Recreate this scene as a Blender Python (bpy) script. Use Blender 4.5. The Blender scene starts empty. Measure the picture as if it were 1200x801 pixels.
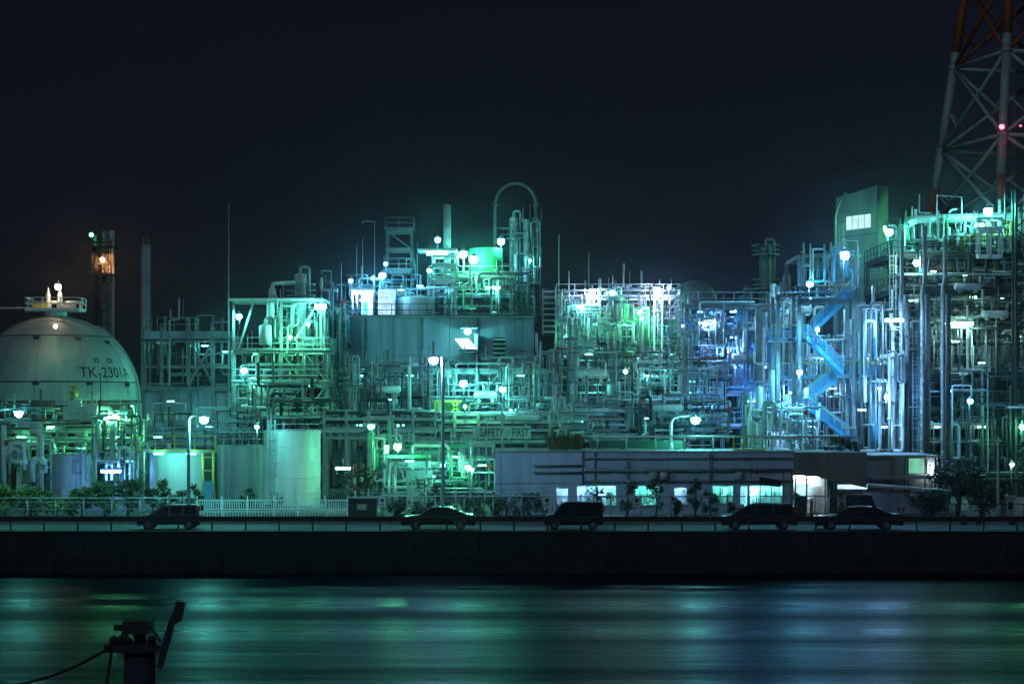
import bpy, math, random
from mathutils import Vector, Matrix
R = math.radians
PI = math.pi
scn = bpy.context.scene
COL = scn.collection

# ------------------------------------------------------------------ camera, world, light
F = 2242.0            # focal length in photo pixels (1200 wide)
CAMZ, HOR = 10.0, 477.0
cam = bpy.data.cameras.new('camera')
camo = bpy.data.objects.new('camera', cam); COL.objects.link(camo)
camo.location = (0, 0, CAMZ); camo.rotation_euler = (R(90), 0, 0)
cam.sensor_width = 36; cam.lens = F / 1200 * 36
cam.shift_y = (HOR - 400.5) / 1200
cam.clip_end = 3000; cam.clip_start = 0.3
scn.camera = camo

w = bpy.data.worlds.new('World'); scn.world = w; w.use_nodes = True
nt = w.node_tree; nt.nodes.clear()
out = nt.nodes.new('ShaderNodeOutputWorld'); bg = nt.nodes.new('ShaderNodeBackground')
sky = nt.nodes.new('ShaderNodeTexSky'); sky.sky_type = 'NISHITA'; sky.sun_disc = False
sky.sun_elevation = R(30); sky.sun_rotation = R(200)   # a moonlit night sky: the daylight sky model, very dim
sky.air_density = 1.0; sky.dust_density = 2.0; sky.ozone_density = 3.0
hs = nt.nodes.new('ShaderNodeHueSaturation'); hs.inputs['Saturation'].default_value = 1.0
tn = nt.nodes.new('ShaderNodeMix'); tn.data_type = 'RGBA'; tn.blend_type = 'MULTIPLY'; tn.inputs[0].default_value = 1; tn.inputs[7].default_value = (1.08, .92, 1.25, 1)
nt.links.new(sky.outputs[0], hs.inputs['Color']); nt.links.new(hs.outputs[0], tn.inputs[6]); nt.links.new(tn.outputs[2], bg.inputs[0])
SKY_STRENGTH = 0.0015
bg.inputs[1].default_value = SKY_STRENGTH
nt.links.new(bg.outputs[0], out.inputs[0])
sun = bpy.data.lights.new('moon', 'SUN'); sun.energy = 0.24; sun.angle = R(0.5); sun.color = (0.50, 0.72, 1)
suno = bpy.data.objects.new('moon', sun); COL.objects.link(suno); suno.rotation_euler = (R(60), 0, R(-20))
scn.view_settings.view_transform = 'Standard'; scn.view_settings.look = 'None'
scn.view_settings.exposure = 0; scn.view_settings.gamma = 1
cy = scn.cycles
cy.max_bounces = 5; cy.diffuse_bounces = 2; cy.glossy_bounces = 3; cy.transmission_bounces = 3
cy.transparent_max_bounces = 6; cy.volume_bounces = 0
cy.sample_clamp_indirect = 2.0; cy.use_denoising = True
try: cy.use_light_tree = True
except Exception: pass
cy.use_adaptive_sampling = False
cy.caustics_reflective = False; cy.caustics_refractive = False

HAZE = 0.00014
LP = 0.52              # global lamp power

# ------------------------------------------------------------------ helpers
def X(px, D): return (px - 600) / F * D
def Z(py, D): return CAMZ - (py - HOR) / F * D
def P(px, py, D): return Vector((X(px, D), D, Z(py, D)))
GZ = 2.4              # ground height over the water

MATS = {}
def nodes_of(m):
    return m.node_tree.nodes, m.node_tree.links
def mat(name, base, rough=0.6, metal=0.0, noise=0.25, scale=1.5, streak=False, bump=0.0, base2=None):
    """painted or metallic surface with patchy wear"""
    if name in MATS: return MATS[name]
    m = bpy.data.materials.new(name); m.use_nodes = True
    n, l = nodes_of(m); b = n['Principled BSDF']
    b.inputs['Roughness'].default_value = rough; b.inputs['Metallic'].default_value = metal
    tc = n.new('ShaderNodeTexCoord'); mp = n.new('ShaderNodeMapping')
    mp.inputs['Scale'].default_value = (scale, scale, scale * (0.12 if streak else 1))
    tx = n.new('ShaderNodeTexNoise'); tx.inputs['Scale'].default_value = 1.0; tx.inputs['Detail'].default_value = 6
    tx.inputs['Roughness'].default_value = 0.65
    rp = n.new('ShaderNodeValToRGB')
    d = tuple(c * (1 - noise) for c in base) if base2 is None else base2
    rp.color_ramp.elements[0].color = (*d, 1); rp.color_ramp.elements[1].color = (*base, 1)
    rp.color_ramp.elements[0].position = 0.35; rp.color_ramp.elements[1].position = 0.62
    l.new(tc.outputs['Object'], mp.inputs[0]); l.new(mp.outputs[0], tx.inputs[0])
    l.new(tx.outputs[0], rp.inputs[0]); l.new(rp.outputs[0], b.inputs['Base Color'])
    if bump:
        bp = n.new('ShaderNodeBump'); bp.inputs['Strength'].default_value = bump; bp.inputs['Distance'].default_value = 0.05
        l.new(tx.outputs[0], bp.inputs['Height']); l.new(bp.outputs[0], b.inputs['Normal'])
    MATS[name] = m
    return m
def emat(name, color, strength, var=0.0):
    if name in MATS: return MATS[name]
    m = bpy.data.materials.new(name); m.use_nodes = True
    n, l = nodes_of(m); n.clear()
    o = n.new('ShaderNodeOutputMaterial'); e = n.new('ShaderNodeEmission')
    e.inputs[0].default_value = (*color, 1); e.inputs[1].default_value = strength
    if var:
        tc = n.new('ShaderNodeTexCoord'); tx = n.new('ShaderNodeTexNoise'); tx.inputs['Scale'].default_value = 1.3
        mr = n.new('ShaderNodeMapRange'); mr.inputs[1].default_value = 0.3; mr.inputs[2].default_value = 0.7
        mr.inputs[3].default_value = strength * (1 - var); mr.inputs[4].default_value = strength * (1 + var)
        l.new(tc.outputs['Object'], tx.inputs[0]); l.new(tx.outputs[0], mr.inputs[0]); l.new(mr.outputs[0], e.inputs[1])
    l.new(e.outputs[0], o.inputs[0]); MATS[name] = m
    return m

GALV = mat('galvanised', (0.42, 0.43, 0.44), 0.45, 0.15, 0.35)
GREYP = mat('grey_paint', (0.42, 0.44, 0.44), 0.5, 0, 0.3)
PALE = mat('pale_paint', (0.68, 0.69, 0.66), 0.45, 0, 0.25, streak=True)
WHITE = mat('white_paint', (0.78, 0.78, 0.75), 0.5, 0, 0.22, 0.6, streak=True)
TANKW = mat('tank_white', (0.44, 0.52, 0.46), 0.5, 0, 0.38, 0.5, streak=True)
TANKG = mat('tank_grey', (0.42, 0.43, 0.41), 0.55, 0, 0.4, 0.8, streak=True)
DARK = mat('dark_steel', (0.055, 0.06, 0.058), 0.55, 0.2, 0.4)
MID = mat('mid_steel', (0.24, 0.25, 0.25), 0.5, 0.2, 0.4)
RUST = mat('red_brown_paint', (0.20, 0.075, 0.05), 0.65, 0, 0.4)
GREENP = mat('green_paint', (0.10, 0.40, 0.20), 0.5, 0, 0.25)
BLUEP = mat('blue_paint', (0.10, 0.34, 0.52), 0.45, 0, 0.25)
PYLW = mat('pylon_white', (0.42, 0.44, 0.46), 0.5, 0, 0.25)
POLE_LIT = mat('lit_pale_blue_pole', (0.62, 0.80, 0.90), 0.45, 0, 0.15)  # pole tone lightened and blued in place of a lamp shining on it
YELP = mat('yellow_paint', (0.65, 0.52, 0.06), 0.5, 0, 0.2)
ORNG = mat('orange_red_paint', (0.36, 0.075, 0.025), 0.55, 0, 0.25)
REDP = mat('red_paint', (0.55, 0.05, 0.04), 0.5, 0, 0.2)
CONC = mat('concrete', (0.34, 0.34, 0.32), 0.85, 0, 0.35, 0.9, streak=True, bump=0.3)
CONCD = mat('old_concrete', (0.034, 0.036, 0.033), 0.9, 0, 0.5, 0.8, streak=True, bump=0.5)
OFFW = mat('office_cladding', (0.48, 0.56, 0.66), 0.6, 0, 0.25, 0.6, streak=True)
DUCTG = mat('dark_green_paint', (0.04, 0.12, 0.07), 0.6, 0, 0.3)
SIGNG = mat('sign_grey', (0.42, 0.46, 0.46), 0.6, 0, 0.2)  # grey board tone, duller than sign white
CLAD = mat('cladding', (0.34, 0.42, 0.52), 0.6, 0, 0.45, 0.7, streak=True)
OLIVE = mat('olive_concrete', (0.22, 0.21, 0.14), 0.85, 0, 0.4, 0.7, streak=True)
ASPH = mat('asphalt', (0.06, 0.06, 0.06), 0.85, 0, 0.4, 3.0, bump=0.3)
PAVE = mat('pavement', (0.27, 0.27, 0.26), 0.85, 0, 0.3, 2.0)
SOIL = mat('yard_ground', (0.11, 0.105, 0.09), 0.95, 0, 0.5, 0.4)
BARK = mat('bark', (0.10, 0.075, 0.05), 0.9, 0, 0.4, 8)
BLACK = mat('black_rubber', (0.02, 0.02, 0.02), 0.7)
GLASS = mat('dark_glass', (0.012, 0.014, 0.016), 0.06, 0)
INK = mat('sign_ink', (0.03, 0.035, 0.04), 0.7)
SIGNW = mat('sign_white', (0.75, 0.76, 0.76), 0.6, 0, 0.12)
PMIX = [GALV, GALV, PALE, GREYP, GREYP, MID, MID, DARK, RUST]
PDARK = [DARK, DARK, MID, MID, GREYP, GALV]

def leaf_mat(name, c):
    if name in MATS: return MATS[name]
    m = bpy.data.materials.new(name); m.use_nodes = True
    n, l = nodes_of(m); b = n['Principled BSDF']; b.inputs['Roughness'].default_value = 0.55
    oi = n.new('ShaderNodeNewGeometry'); rp = n.new('ShaderNodeValToRGB')
    rp.color_ramp.elements[0].color = (c[0] * .45, c[1] * .5, c[2] * .5, 1)
    rp.color_ramp.elements[1].color = (c[0] * 1.3, c[1] * 1.25, c[2], 1)
    l.new(oi.outputs['Random Per Island'], rp.inputs[0]); l.new(rp.outputs[0], b.inputs['Base Color'])
    MATS[name] = m
    return m
LEAF = leaf_mat('leaves', (0.06, 0.11, 0.03)); LEAFD = leaf_mat('dark_leaves', (0.045, 0.075, 0.028))
LEAFY = leaf_mat('lit_yellow_leaves', (0.12, 0.15, 0.04))  # bright yellow-green tone; puts the lamplight on the left bushes into their leaves

class MB:
    def __init__(s): s.v = []; s.f = []; s.sm = []
    def add(s, vs, fs, smooth=False):
        o = len(s.v); s.v += [tuple(v) for v in vs]
        for f in fs: s.f.append(tuple(i + o for i in f)); s.sm.append(smooth)
        return s
    def box(s, a, b):
        x0, y0, z0 = a; x1, y1, z1 = b
        if x0 > x1: x0, x1 = x1, x0
        if y0 > y1: y0, y1 = y1, y0
        if z0 > z1: z0, z1 = z1, z0
        return s.add([(x0,y0,z0),(x1,y0,z0),(x1,y1,z0),(x0,y1,z0),(x0,y0,z1),(x1,y0,z1),(x1,y1,z1),(x0,y1,z1)],
              [(0,3,2,1),(4,5,6,7),(0,1,5,4),(1,2,6,5),(2,3,7,6),(3,0,4,7)])
    def cbox(s, c, d): return s.box([c[i] - d[i] / 2 for i in range(3)], [c[i] + d[i] / 2 for i in range(3)])
    def beam(s, p, q, wd, h=None):
        p = Vector(p); q = Vector(q); h = h or wd; t = (q - p)
        if t.length < 1e-6: return s
        t.normalize(); up = Vector((0, 0, 1)) if abs(t.z) < 0.95 else Vector((0, 1, 0))
        a = t.cross(up).normalized() * wd / 2; b = a.cross(t).normalized() * h / 2
        vs = [e + i * a + j * b for e in (p, q) for i, j in ((-1,-1),(1,-1),(1,1),(-1,1))]
        return s.add(vs, [(0,1,2,3),(7,6,5,4),(0,4,5,1),(1,5,6,2),(2,6,7,3),(3,7,4,0)])
    def tube(s, pts, r, n=8, caps=True, r1=None):
        pts = [Vector(p) for p in pts]; m = len(pts)
        t0 = (pts[1] - pts[0]).normalized(); up = Vector((0, 0, 1)) if abs(t0.z) < 0.9 else Vector((0, 1, 0))
        nrm = t0.cross(up).normalized(); vs = []
        for i, p in enumerate(pts):
            t = ((pts[min(i + 1, m - 1)] - p).normalized() + (p - pts[max(i - 1, 0)]).normalized())
            if t.length < 1e-6: t = t0
            t.normalize(); nrm = (nrm - t * nrm.dot(t))
            if nrm.length < 1e-6: nrm = t.orthogonal()
            nrm.normalize(); bn = t.cross(nrm)
            rr = r if r1 is None else r + (r1 - r) * i / (m - 1)
            for k in range(n):
                a = 2 * PI * k / n; vs.append(p + rr * (math.cos(a) * nrm + math.sin(a) * bn))
        fs = [(i*n+k, i*n+(k+1)%n, (i+1)*n+(k+1)%n, (i+1)*n+k) for i in range(m-1) for k in range(n)]
        s.add(vs, fs, True)
        if caps:
            o = len(s.v) - n * m
            s.f.append(tuple(o + k for k in range(n))[::-1]); s.sm.append(False)
            s.f.append(tuple(o + (m - 1) * n + k for k in range(n))); s.sm.append(False)
        return s
    def cyl(s, p, q, r, n=10): return s.tube([p, q], r, n)
    def lathe(s, c, prof, n=24, a0=0, a1=2*PI):
        """prof: list of (radius, z) around the vertical axis at c"""
        full = abs(a1 - a0 - 2 * PI) < 1e-6; k = n if full else n + 1
        vs = [(c[0] + r * math.cos(a0 + (a1-a0) * j / n), c[1] + r * math.sin(a0 + (a1-a0) * j / n), c[2] + z) for r, z in prof for j in range(k)]
        fs = []
        for i in range(len(prof) - 1):
            for j in range(n):
                j2 = (j + 1) % k
                fs.append((i*k+j, i*k+j2, (i+1)*k+j2, (i+1)*k+j))
        return s.add(vs, fs, True)
    def sphere(s, c, r, n=12, m=8, sq=(1, 1, 1)):
        vs = []; fs = []
        for i in range(m + 1):
            t = PI * i / m
            for j in range(n):
                a = 2 * PI * j / n
                vs.append((c[0] + r*sq[0]*math.sin(t)*math.cos(a), c[1] + r*sq[1]*math.sin(t)*math.sin(a), c[2] + r*sq[2]*math.cos(t)))
        for i in range(m):
            for j in range(n): fs.append((i*n+j, (i+1)*n+j, (i+1)*n+(j+1)%n, i*n+(j+1)%n))
        return s.add(vs, fs, True)
    def prism(s, poly, y0, y1):
        """polygon of (x,z) pushed along y"""
        n = len(poly)
        s.add([(x, y0, z) for x, z in poly] + [(x, y1, z) for x, z in poly],
              [tuple(range(n)), tuple(range(2*n-1, n-1, -1))] + [(i, i+n, (i+1)%n+n, (i+1)%n) for i in range(n)])
        return s
    def mesh(s, name, m, org=(0, 0, 0)):
        me = bpy.data.meshes.new(name)
        me.from_pydata([(v[0]-org[0], v[1]-org[1], v[2]-org[2]) for v in s.v], [], s.f)
        me.polygons.foreach_set('use_smooth', s.sm)
        me.materials.append(m); me.update()
        return me
    def build(s, name, m, parent=None, label=None, kind=None):
        org = Vector((0, 0, 0)); p = parent
        while p is not None: org += p.location; p = p.parent
        o = bpy.data.objects.new(name, s.mesh(name, m, org)); COL.objects.link(o)
        if parent is not None: o.parent = parent
        if label: o['label'] = label
        if kind: o['kind'] = kind
        return o
def thing(name, loc, label, cat, group=None):
    o = bpy.data.objects.new(name, None); COL.objects.link(o); o.location = loc; o.empty_display_size = 0.2
    o['label'] = label; o['category'] = cat
    if group: o['group'] = group
    return o
def tag(o, label, cat, group=None):
    o['label'] = label; o['category'] = cat
    if group: o['group'] = group
    return o
def inst(name, me, parent, loc, rotz=0):
    """another object sharing mesh data me; loc in world"""
    o = bpy.data.objects.new(name, me); COL.objects.link(o)
    if parent is not None: o.parent = parent; o.location = Vector(loc) - parent.location
    else: o.location = loc
    o.rotation_euler = (0, 0, rotz)
    return o
def copy_tree(o, parent=None):
    c = o.copy(); COL.objects.link(c); c.parent = parent
    for ch in o.children: copy_tree(ch, c)
    return c
def bend(pts, rad=0.25, k=3):
    pts = [Vector(p) for p in pts]; outp = [pts[0]]
    for i in range(1, len(pts) - 1):
        a, b, c = pts[i-1], pts[i], pts[i+1]
        r = min(rad, (b-a).length * .45, (c-b).length * .45)
        p = b + (a-b).normalized() * r; q = b + (c-b).normalized() * r
        for j in range(k + 1):
            t = j / k; outp.append(p*(1-t)**2 + b*2*t*(1-t) + q*t*t)
    outp.append(pts[-1])
    return outp
def rail_mb(path, h=1.1, post=1.6, r=0.035, mb=None):
    mb = mb or MB(); path = [Vector(p) for p in path]; up = Vector((0, 0, 1))
    for a, b in zip(path, path[1:]):
        L = (b - a).length; n = max(1, round(L / post))
        for i in range(n + 1):
            p = a.lerp(b, i / n); mb.beam(p, p + up * h, 2*r)
        for hh in (h, h * .5): mb.beam(a + up * hh, b + up * hh, 2*r*.9)
        mb.beam(a + up * .05, b + up * .05, .02, .12)
    return mb
def ladder_mb(p, z1, wd=0.45, cage=False, mb=None, step=0.35):
    mb = mb or MB(); x, y, z0 = p
    for sx in (-1, 1): mb.beam((x + sx*wd/2, y, z0), (x + sx*wd/2, y, z1), .06)
    z = z0 + .3
    while z < z1: mb.beam((x - wd/2, y, z), (x + wd/2, y, z), .035); z += step
    if cage:
        z = z0 + 2.2
        while z < z1 + .9:
            pts = [(x + .38 * math.cos(a), y - .38 - .38 * math.sin(a) + .38, z) for a in [PI * j / 6 for j in range(7)]]
            mb.tube(pts, .025, 4, False); z += 0.9
        for a in (PI*.2, PI*.5, PI*.8):
            q = (x + .38 * math.cos(a), y - .38 * math.sin(a))
            mb.beam((*q, z0 + 2.2), (*q, z1 + .9), .03)
    return mb

# ------------------------------------------------------------------ lamps
TEAL = (0.13, 0.88, 0.80); GRN = (0.13, 1.0, 0.40); BLU = (0.12, 0.34, 1.0); CYA = (0.12, 0.60, 1.0)
WBL = (0.26, 0.58, 1.0); WHT = (0.45, 1.0, 0.76); WARM = (1.0, 0.78, 0.52); ORA = (1.0, 0.42, 0.16); RED = (1.0, 0.04, 0.08)
VIO = (0.45, 0.55, 1.0)
CN = {TEAL: 'teal', GRN: 'green', BLU: 'blue', CYA: 'cyan', WBL: 'cool', WHT: 'white', WARM: 'warm', ORA: 'orange', RED: 'red', VIO: 'violet'}
LM = {}
BULB = {}
def globe_mat(col, power):
    """clear glowing glass: it shines itself and lets the bulb inside light the place"""
    nm = 'lamp_globe_%s_%d' % (CN[col], min(3, power // 400))
    if nm in MATS: return MATS[nm]
    m = bpy.data.materials.new(nm); m.use_nodes = True; n, l = nodes_of(m); n.clear()
    o = n.new('ShaderNodeOutputMaterial'); e = n.new('ShaderNodeEmission'); t = n.new('ShaderNodeBsdfTransparent'); ad = n.new('ShaderNodeAddShader')
    e.inputs[0].default_value = (*col, 1); e.inputs[1].default_value = (9, 16, 26, 40)[min(3, power // 400)]
    l.new(e.outputs[0], ad.inputs[0]); l.new(t.outputs[0], ad.inputs[1]); l.new(ad.outputs[0], o.inputs[0])
    try: m.cycles.emission_sampling = 'NONE'
    except Exception: pass
    MATS[nm] = m
    return m
def bulb(col, power, r, root, c):
    k = (col, power)
    if k not in BULB:
        d = bpy.data.lights.new('bulb', 'POINT'); d.color = col; d.energy = LP * power * BULB_GAIN; d.shadow_soft_size = .06
        BULB[k] = d
    o = bpy.data.objects.new('bulb', BULB[k]); COL.objects.link(o); o.parent = root; o.location = Vector(c) - root.location
    return o
BULB_GAIN = 1.0
def lens_mesh(col, power, r, flat=False):
    k = (col, power, r, flat)
    if k not in LM:
        m = globe_mat(col, power)
        mb = MB()
        if flat: mb.cbox((0, 0, 0), (r * 6, r * 1.0, r * .8))
        else: mb.sphere((0, 0, 0), r, 8, 5)
        LM[k] = mb.mesh('lens', m)
    return LM[k]
HM = {}
def plant_lamp(px, py, D, col, power, label, r=0.26, stand=1.6, side=0, cat='lamp', group='lamps of the plant', flat=False, name='plant_lamp'):
    """globe lamp on a short stanchion (stand>0: pole below; stand<0: hung from above)"""
    c = P(px, py, D); r = r * .82
    root = thing(name, (c.x, c.y, c.z - max(stand, 0)), label, cat, group)
    k = (r, stand, flat)
    if k not in HM:
        h = MB(); pm = MB()
        if flat:
            h.cbox((0, 0.02, r*.7), (r*6.2, r*1.5, r*.5))
        else:
            h.lathe((0, 0, 0), [(r*.35, r*1.5), (r*.5, r*1.25), (r*1.25, r*.75), (r*1.3, r*.68), (r*.4, r*.72)], 10)
        if stand > 0: pm.tube(bend([(0, r*1.6, -stand), (0, r*1.6, r*1.7), (0, 0, r*1.7)], .2), .04, 6)
        else: pm.cyl((0, 0, r*.7), (0, 0, r*.7 - stand), .035, 6)
        HM[k] = (h.mesh('lamp_shade', GREYP), pm.mesh('stanchion', GALV))
    h, pm = HM[k]
    inst('lamp_shade', h, root, c); inst('stanchion', pm, root, c)
    inst('lens', lens_mesh(col, power, r, flat), root, c); bulb(col, power, r, root, c)
    return root
def street_lamp(px_pole, py_foot, px_l, py_l, D, col, power, label, py_bend=None, m=GALV, r=.27, rad=1.0, z0=None):
    x0 = X(px_pole, D); c = P(px_l, py_l, D); z0 = GZ if z0 is None else z0
    root = thing('street_lamp', (x0, D, z0), label, 'street lamp', 'street lamps')
    MB().cyl((x0, D, z0), (x0, D, z0 + .5), .16, 10).build('pole_base', m, root)
    dx = c.x - x0; s = 1 if dx > 0 else -1
    if abs(dx) > .3:
        path = bend([(x0, D, z0 + .45), (x0, D, c.z + .22), (c.x - s*.2, D, c.z + .3)], min(rad, abs(dx) * .8), 6)
    else: path = [(x0, D, z0 + .45), (x0, D, c.z + .2), (x0, D - .05, c.z + .3)]
    MB().tube(path, .12, 10, r1=.055).build('pole', m, root)
    MB().sphere((c.x, D, c.z + .18), .3, 10, 6, (1.5, .8, .45)).build('lamp_head', GREYP, root)
    inst('lens', lens_mesh(col, power, r), root, c); bulb(col, power, r, root, c)
    return root

# ------------------------------------------------------------------ generators for the plant
def pipework(label, x0, x1, y0, y1, D0, D1, n, seed, mix=PMIX, vert=.6, rs=(.035, .04, .05, .06, .08, .1, .14), nval=10, name='pipework'):
    rd = random.Random(seed); Dm = (D0 + D1) / 2
    root = thing(name, (X((x0+x1)/2, Dm), Dm, Z(y1, Dm)), label, 'pipes', 'groups of process pipes')
    zb, zt = Z(y1, Dm), Z(y0, Dm); xa, xb = X(x0, Dm), X(x1, Dm); H = zt - zb; W = xb - xa
    lev = [zb + H * k / 6 + rd.uniform(-.2, .2) for k in range(7)]
    val = []
    cx = xa
    for i in range(n):
        D = rd.uniform(D0, D1); r = rd.choice(rs); m = rd.choice(mix)
        if rd.random() < vert:
            x = rd.uniform(xa, xb); a = rd.choice(lev[:4]); b = rd.choice(lev[3:]) + rd.uniform(0, .8)
            if b - a < .8: b = a + 1.5
            pts = [(x, D, a), (x, D, min(b, zt + 1))]
            if rd.random() < .6:
                dx = rd.choice((-1, 1)) * rd.uniform(.7, min(5, max(1, W * .3))); x2 = min(max(x + dx, xa), xb)
                if abs(x2 - x) > .4:
                    pts.append((x2, D, pts[-1][2]))
                    if rd.random() < .6: pts.append((x2, D, pts[-1][2] + rd.choice((-1, -1, 1)) * rd.uniform(.6, 2.5)))
            if rd.random() < .4:
                dx = rd.choice((-1, 1)) * rd.uniform(.5, 2.5); x2 = min(max(x + dx, xa), xb)
                if abs(x2 - x) > .4: pts.insert(0, (x2, D, a))
            val.append((x, D - r - .04, rd.uniform(a, min(b, zt))))
        else:
            z = rd.choice(lev) + rd.uniform(-.35, .35); a = rd.uniform(xa, xb); b = rd.uniform(xa, xb)
            if abs(a - b) < W * .25: b = min(max(a + rd.choice((-1, 1)) * W * .4, xa), xb)
            pts = [(a, D, z), (b, D, z)]
            if rd.random() < .5: pts.append((b, D, max(zb, z - rd.uniform(.6, 3))))
            if rd.random() < .4: pts.insert(0, (a, D, z + rd.uniform(.6, 2.5)))
        mb = MB().tube(bend(pts, max(.18, r * 2.2)), r, 8)
        if r >= .08 and rd.random() < .7:           # a flange pair on the first straight
            p, q = Vector(pts[0]), Vector(pts[1]); t = (q - p).normalized(); c = p.lerp(q, rd.uniform(.3, .7))
            mb.cyl(c - t * .05, c + t * .05, r * 1.55, 10)
        mb.build('pipe', m, root)
    rd.shuffle(val)
    for x, y, z in val[:nval]:
        mb = MB().cbox((x, y, z), (.22, .2, .3)); mb.cyl((x, y - .1, z), (x, y - .35, z), .03, 6)
        mb.tube([(x + .2*math.cos(a), y - .35, z + .2*math.sin(a)) for a in [2*PI*j/8 for j in range(9)]], .025, 4, False)
        mb.build('valve', rd.choice((REDP, GREYP, GREENP, BLUEP)), root)
    return root
def frame(label, x0, x1, D0, D1, ys, nx, m=GREYP, seed=1, rails=True, brace=True, decks=None, col=.3, rail_m=None, name='steel_frame', zb=GZ):
    """steel frame: ys = deck heights in pixels at the front plane"""
    rd = random.Random(seed); xa, xb = X(x0, D0), X(x1, D0); zs = [Z(y, D0) for y in ys]; zt = max(zs)
    root = thing(name, ((xa+xb)/2, (D0+D1)/2, zb), label, 'steel frame', 'steel frames of the plant')
    cm = MB()
    cm.cbox((0, 0, (zt-zb)/2), (col*.28, col, zt-zb))
    for s in (-1, 1): cm.cbox((s*(col*.5), 0, (zt-zb)/2), (col*.16, col*1.0, zt-zb-.004))
    cm = cm.mesh('column', m)
    xs = [xa + (xb-xa)*i/nx for i in range(nx+1)]
    for x in xs:
        for y in (D0, D1): inst('column', cm, root, (x, y, zb))
    bmx = MB().cbox((0, 0, 0), ((xb-xa)/nx - col*1.2, .16, .3)).mesh('beam', m)
    bmy = MB().cbox((0, 0, 0), (.16, D1-D0-col*1.1, .3)).mesh('beam', m)
    for k, z in enumerate(zs):
        for y in (D0, D1):
            for i in range(nx): inst('beam', bmx, root, ((xs[i]+xs[i+1])/2, y, z))
        for x in xs: inst('beam', bmy, root, (x, (D0+D1)/2, z))
        if decks is None or k in decks:
            MB().cbox(((xa+xb)/2, (D0+D1)/2, z+.19), (xb-xa+.5, D1-D0+.7, .06)).build('deck', m, root)
            if rails: rail_mb([(xa-.2, D1, z+.22), (xa-.2, D0-.3, z+.22), (xb+.2, D0-.3, z+.22), (xb+.2, D1, z+.22)]).build('railing', rail_m or m, root)
    if brace:
        zz = sorted(zs + [zb])
        for i in range(nx):
            for a, b in zip(zz, zz[1:]):
                if rd.random() < .4 and b - a > 1.5:
                    p, q = ((xs[i], D0, a), (xs[i+1], D0, b)) if rd.random() < .5 else ((xs[i+1], D0, a), (xs[i], D0, b))
                    MB().beam(p, q, .12).build('brace', m, root)
    return root
def vessel(label, px, y0, y1, wpx, D, m=PALE, name='pressure_vessel', cat='vessel', legs=0.0, ladder=True, plat=(), noz=True, group='vertical vessels', dome=.5, zbase=None, n=24):
    r = wpx / 2 / F * D; x = X(px, D); zt = Z(y0, D); zb = Z(y1, D) if zbase is None else zbase
    root = thing(name, (x, D, zb), label, cat, group)
    b = zb + legs; h = zt - b; d = r * dome
    prof = [(0.01, 0), (r*.6, 0), (r, d*.4 if legs else 0.0), (r, h - d)] + [(r*math.cos(t), h - d + d*math.sin(t)) for t in [PI/2*j/5 for j in range(1, 6)]]
    prof[-1] = (0.01, h)
    MB().lathe((x, D, b), prof, n).build('shell', m, root)
    k = max(1, int(h / 2.2))
    for i in range(1, k):
        z = (h - d) * i / k
        MB().lathe((x, D, b+z), [(r+.004, -.04), (r+.03, -.03), (r+.03, .03), (r+.004, .04)], n).build('seam_ring', m, root)
    if legs:
        for a in (PI*.25, PI*.75, PI*1.25, PI*1.75):
            MB().beam((x+r*.9*math.cos(a), D+r*.9*math.sin(a), zb), (x+r*.9*math.cos(a), D+r*.9*math.sin(a), b+d*.6+.2), .14).build('leg', m, root)
    if ladder and h > 2:
        ladder_mb((x+r*.45, D-r*.93-.15, b), zt, cage=h > 4).build('ladder', GALV, root)
    for py in plat:
        z = Z(py, D)
        MB().lathe((x, D, z), [(r+.01, 0), (r+.9, 0), (r+.9, .08), (r+.01, .08)], 20).build('platform', MID, root)
        rail_mb([(x+(r+.85)*math.cos(2*PI*j/12), D+(r+.85)*math.sin(2*PI*j/12), z+.08) for j in range(13)], post=9).build('railing', GALV, root)
    if noz:
        MB().tube(bend([(x, D, zt-.1), (x, D, zt+.6), (x+r+.25, D, zt+.6), (x+r+.25, D, b+h*.35)], .3), min(.14, r*.3), 8).build('overhead_pipe', GALV, root)
    return root
def drum(label, x0, x1, py, hpx, D, m=PALE, saddle=1.0):
    r = hpx/2/F*D; a, b = X(x0, D), X(x1, D); z = Z(py, D)
    root = thing('horizontal_drum', ((a+b)/2, D, z-r-saddle), label, 'vessel', 'horizontal drums')
    pts = [(a-.0, D, z), (a+r*.12, D, z)]
    mb = MB(); n = 18; prof = [(.01, a), (r*.5, a+r*.07), (r*.85, a+r*.25), (r, a+r*.5), (r, b-r*.5), (r*.85, b-r*.25), (r*.5, b-r*.07), (.01, b)]
    vs = [(xx, D+rr*math.cos(2*PI*j/n), z+rr*math.sin(2*PI*j/n)) for rr, xx in prof for j in range(n)]
    mb.add(vs, [(i*n+j, i*n+(j+1)%n, (i+1)*n+(j+1)%n, (i+1)*n+j) for i in range(len(prof)-1) for j in range(n)], True)
    mb.build('shell', m, root)
    for t in (.22, .78):
        x = a+(b-a)*t; MB().cbox((x, D, z-r*.6-saddle/2), (.25, r*1.3, saddle+r*.6)).build('saddle', CONC, root)
        MB().cyl((x+.4, D, z+r*.9), (x+.4, D, z+r+.6), .1, 8).build('nozzle', GALV, root)
    return root
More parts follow.
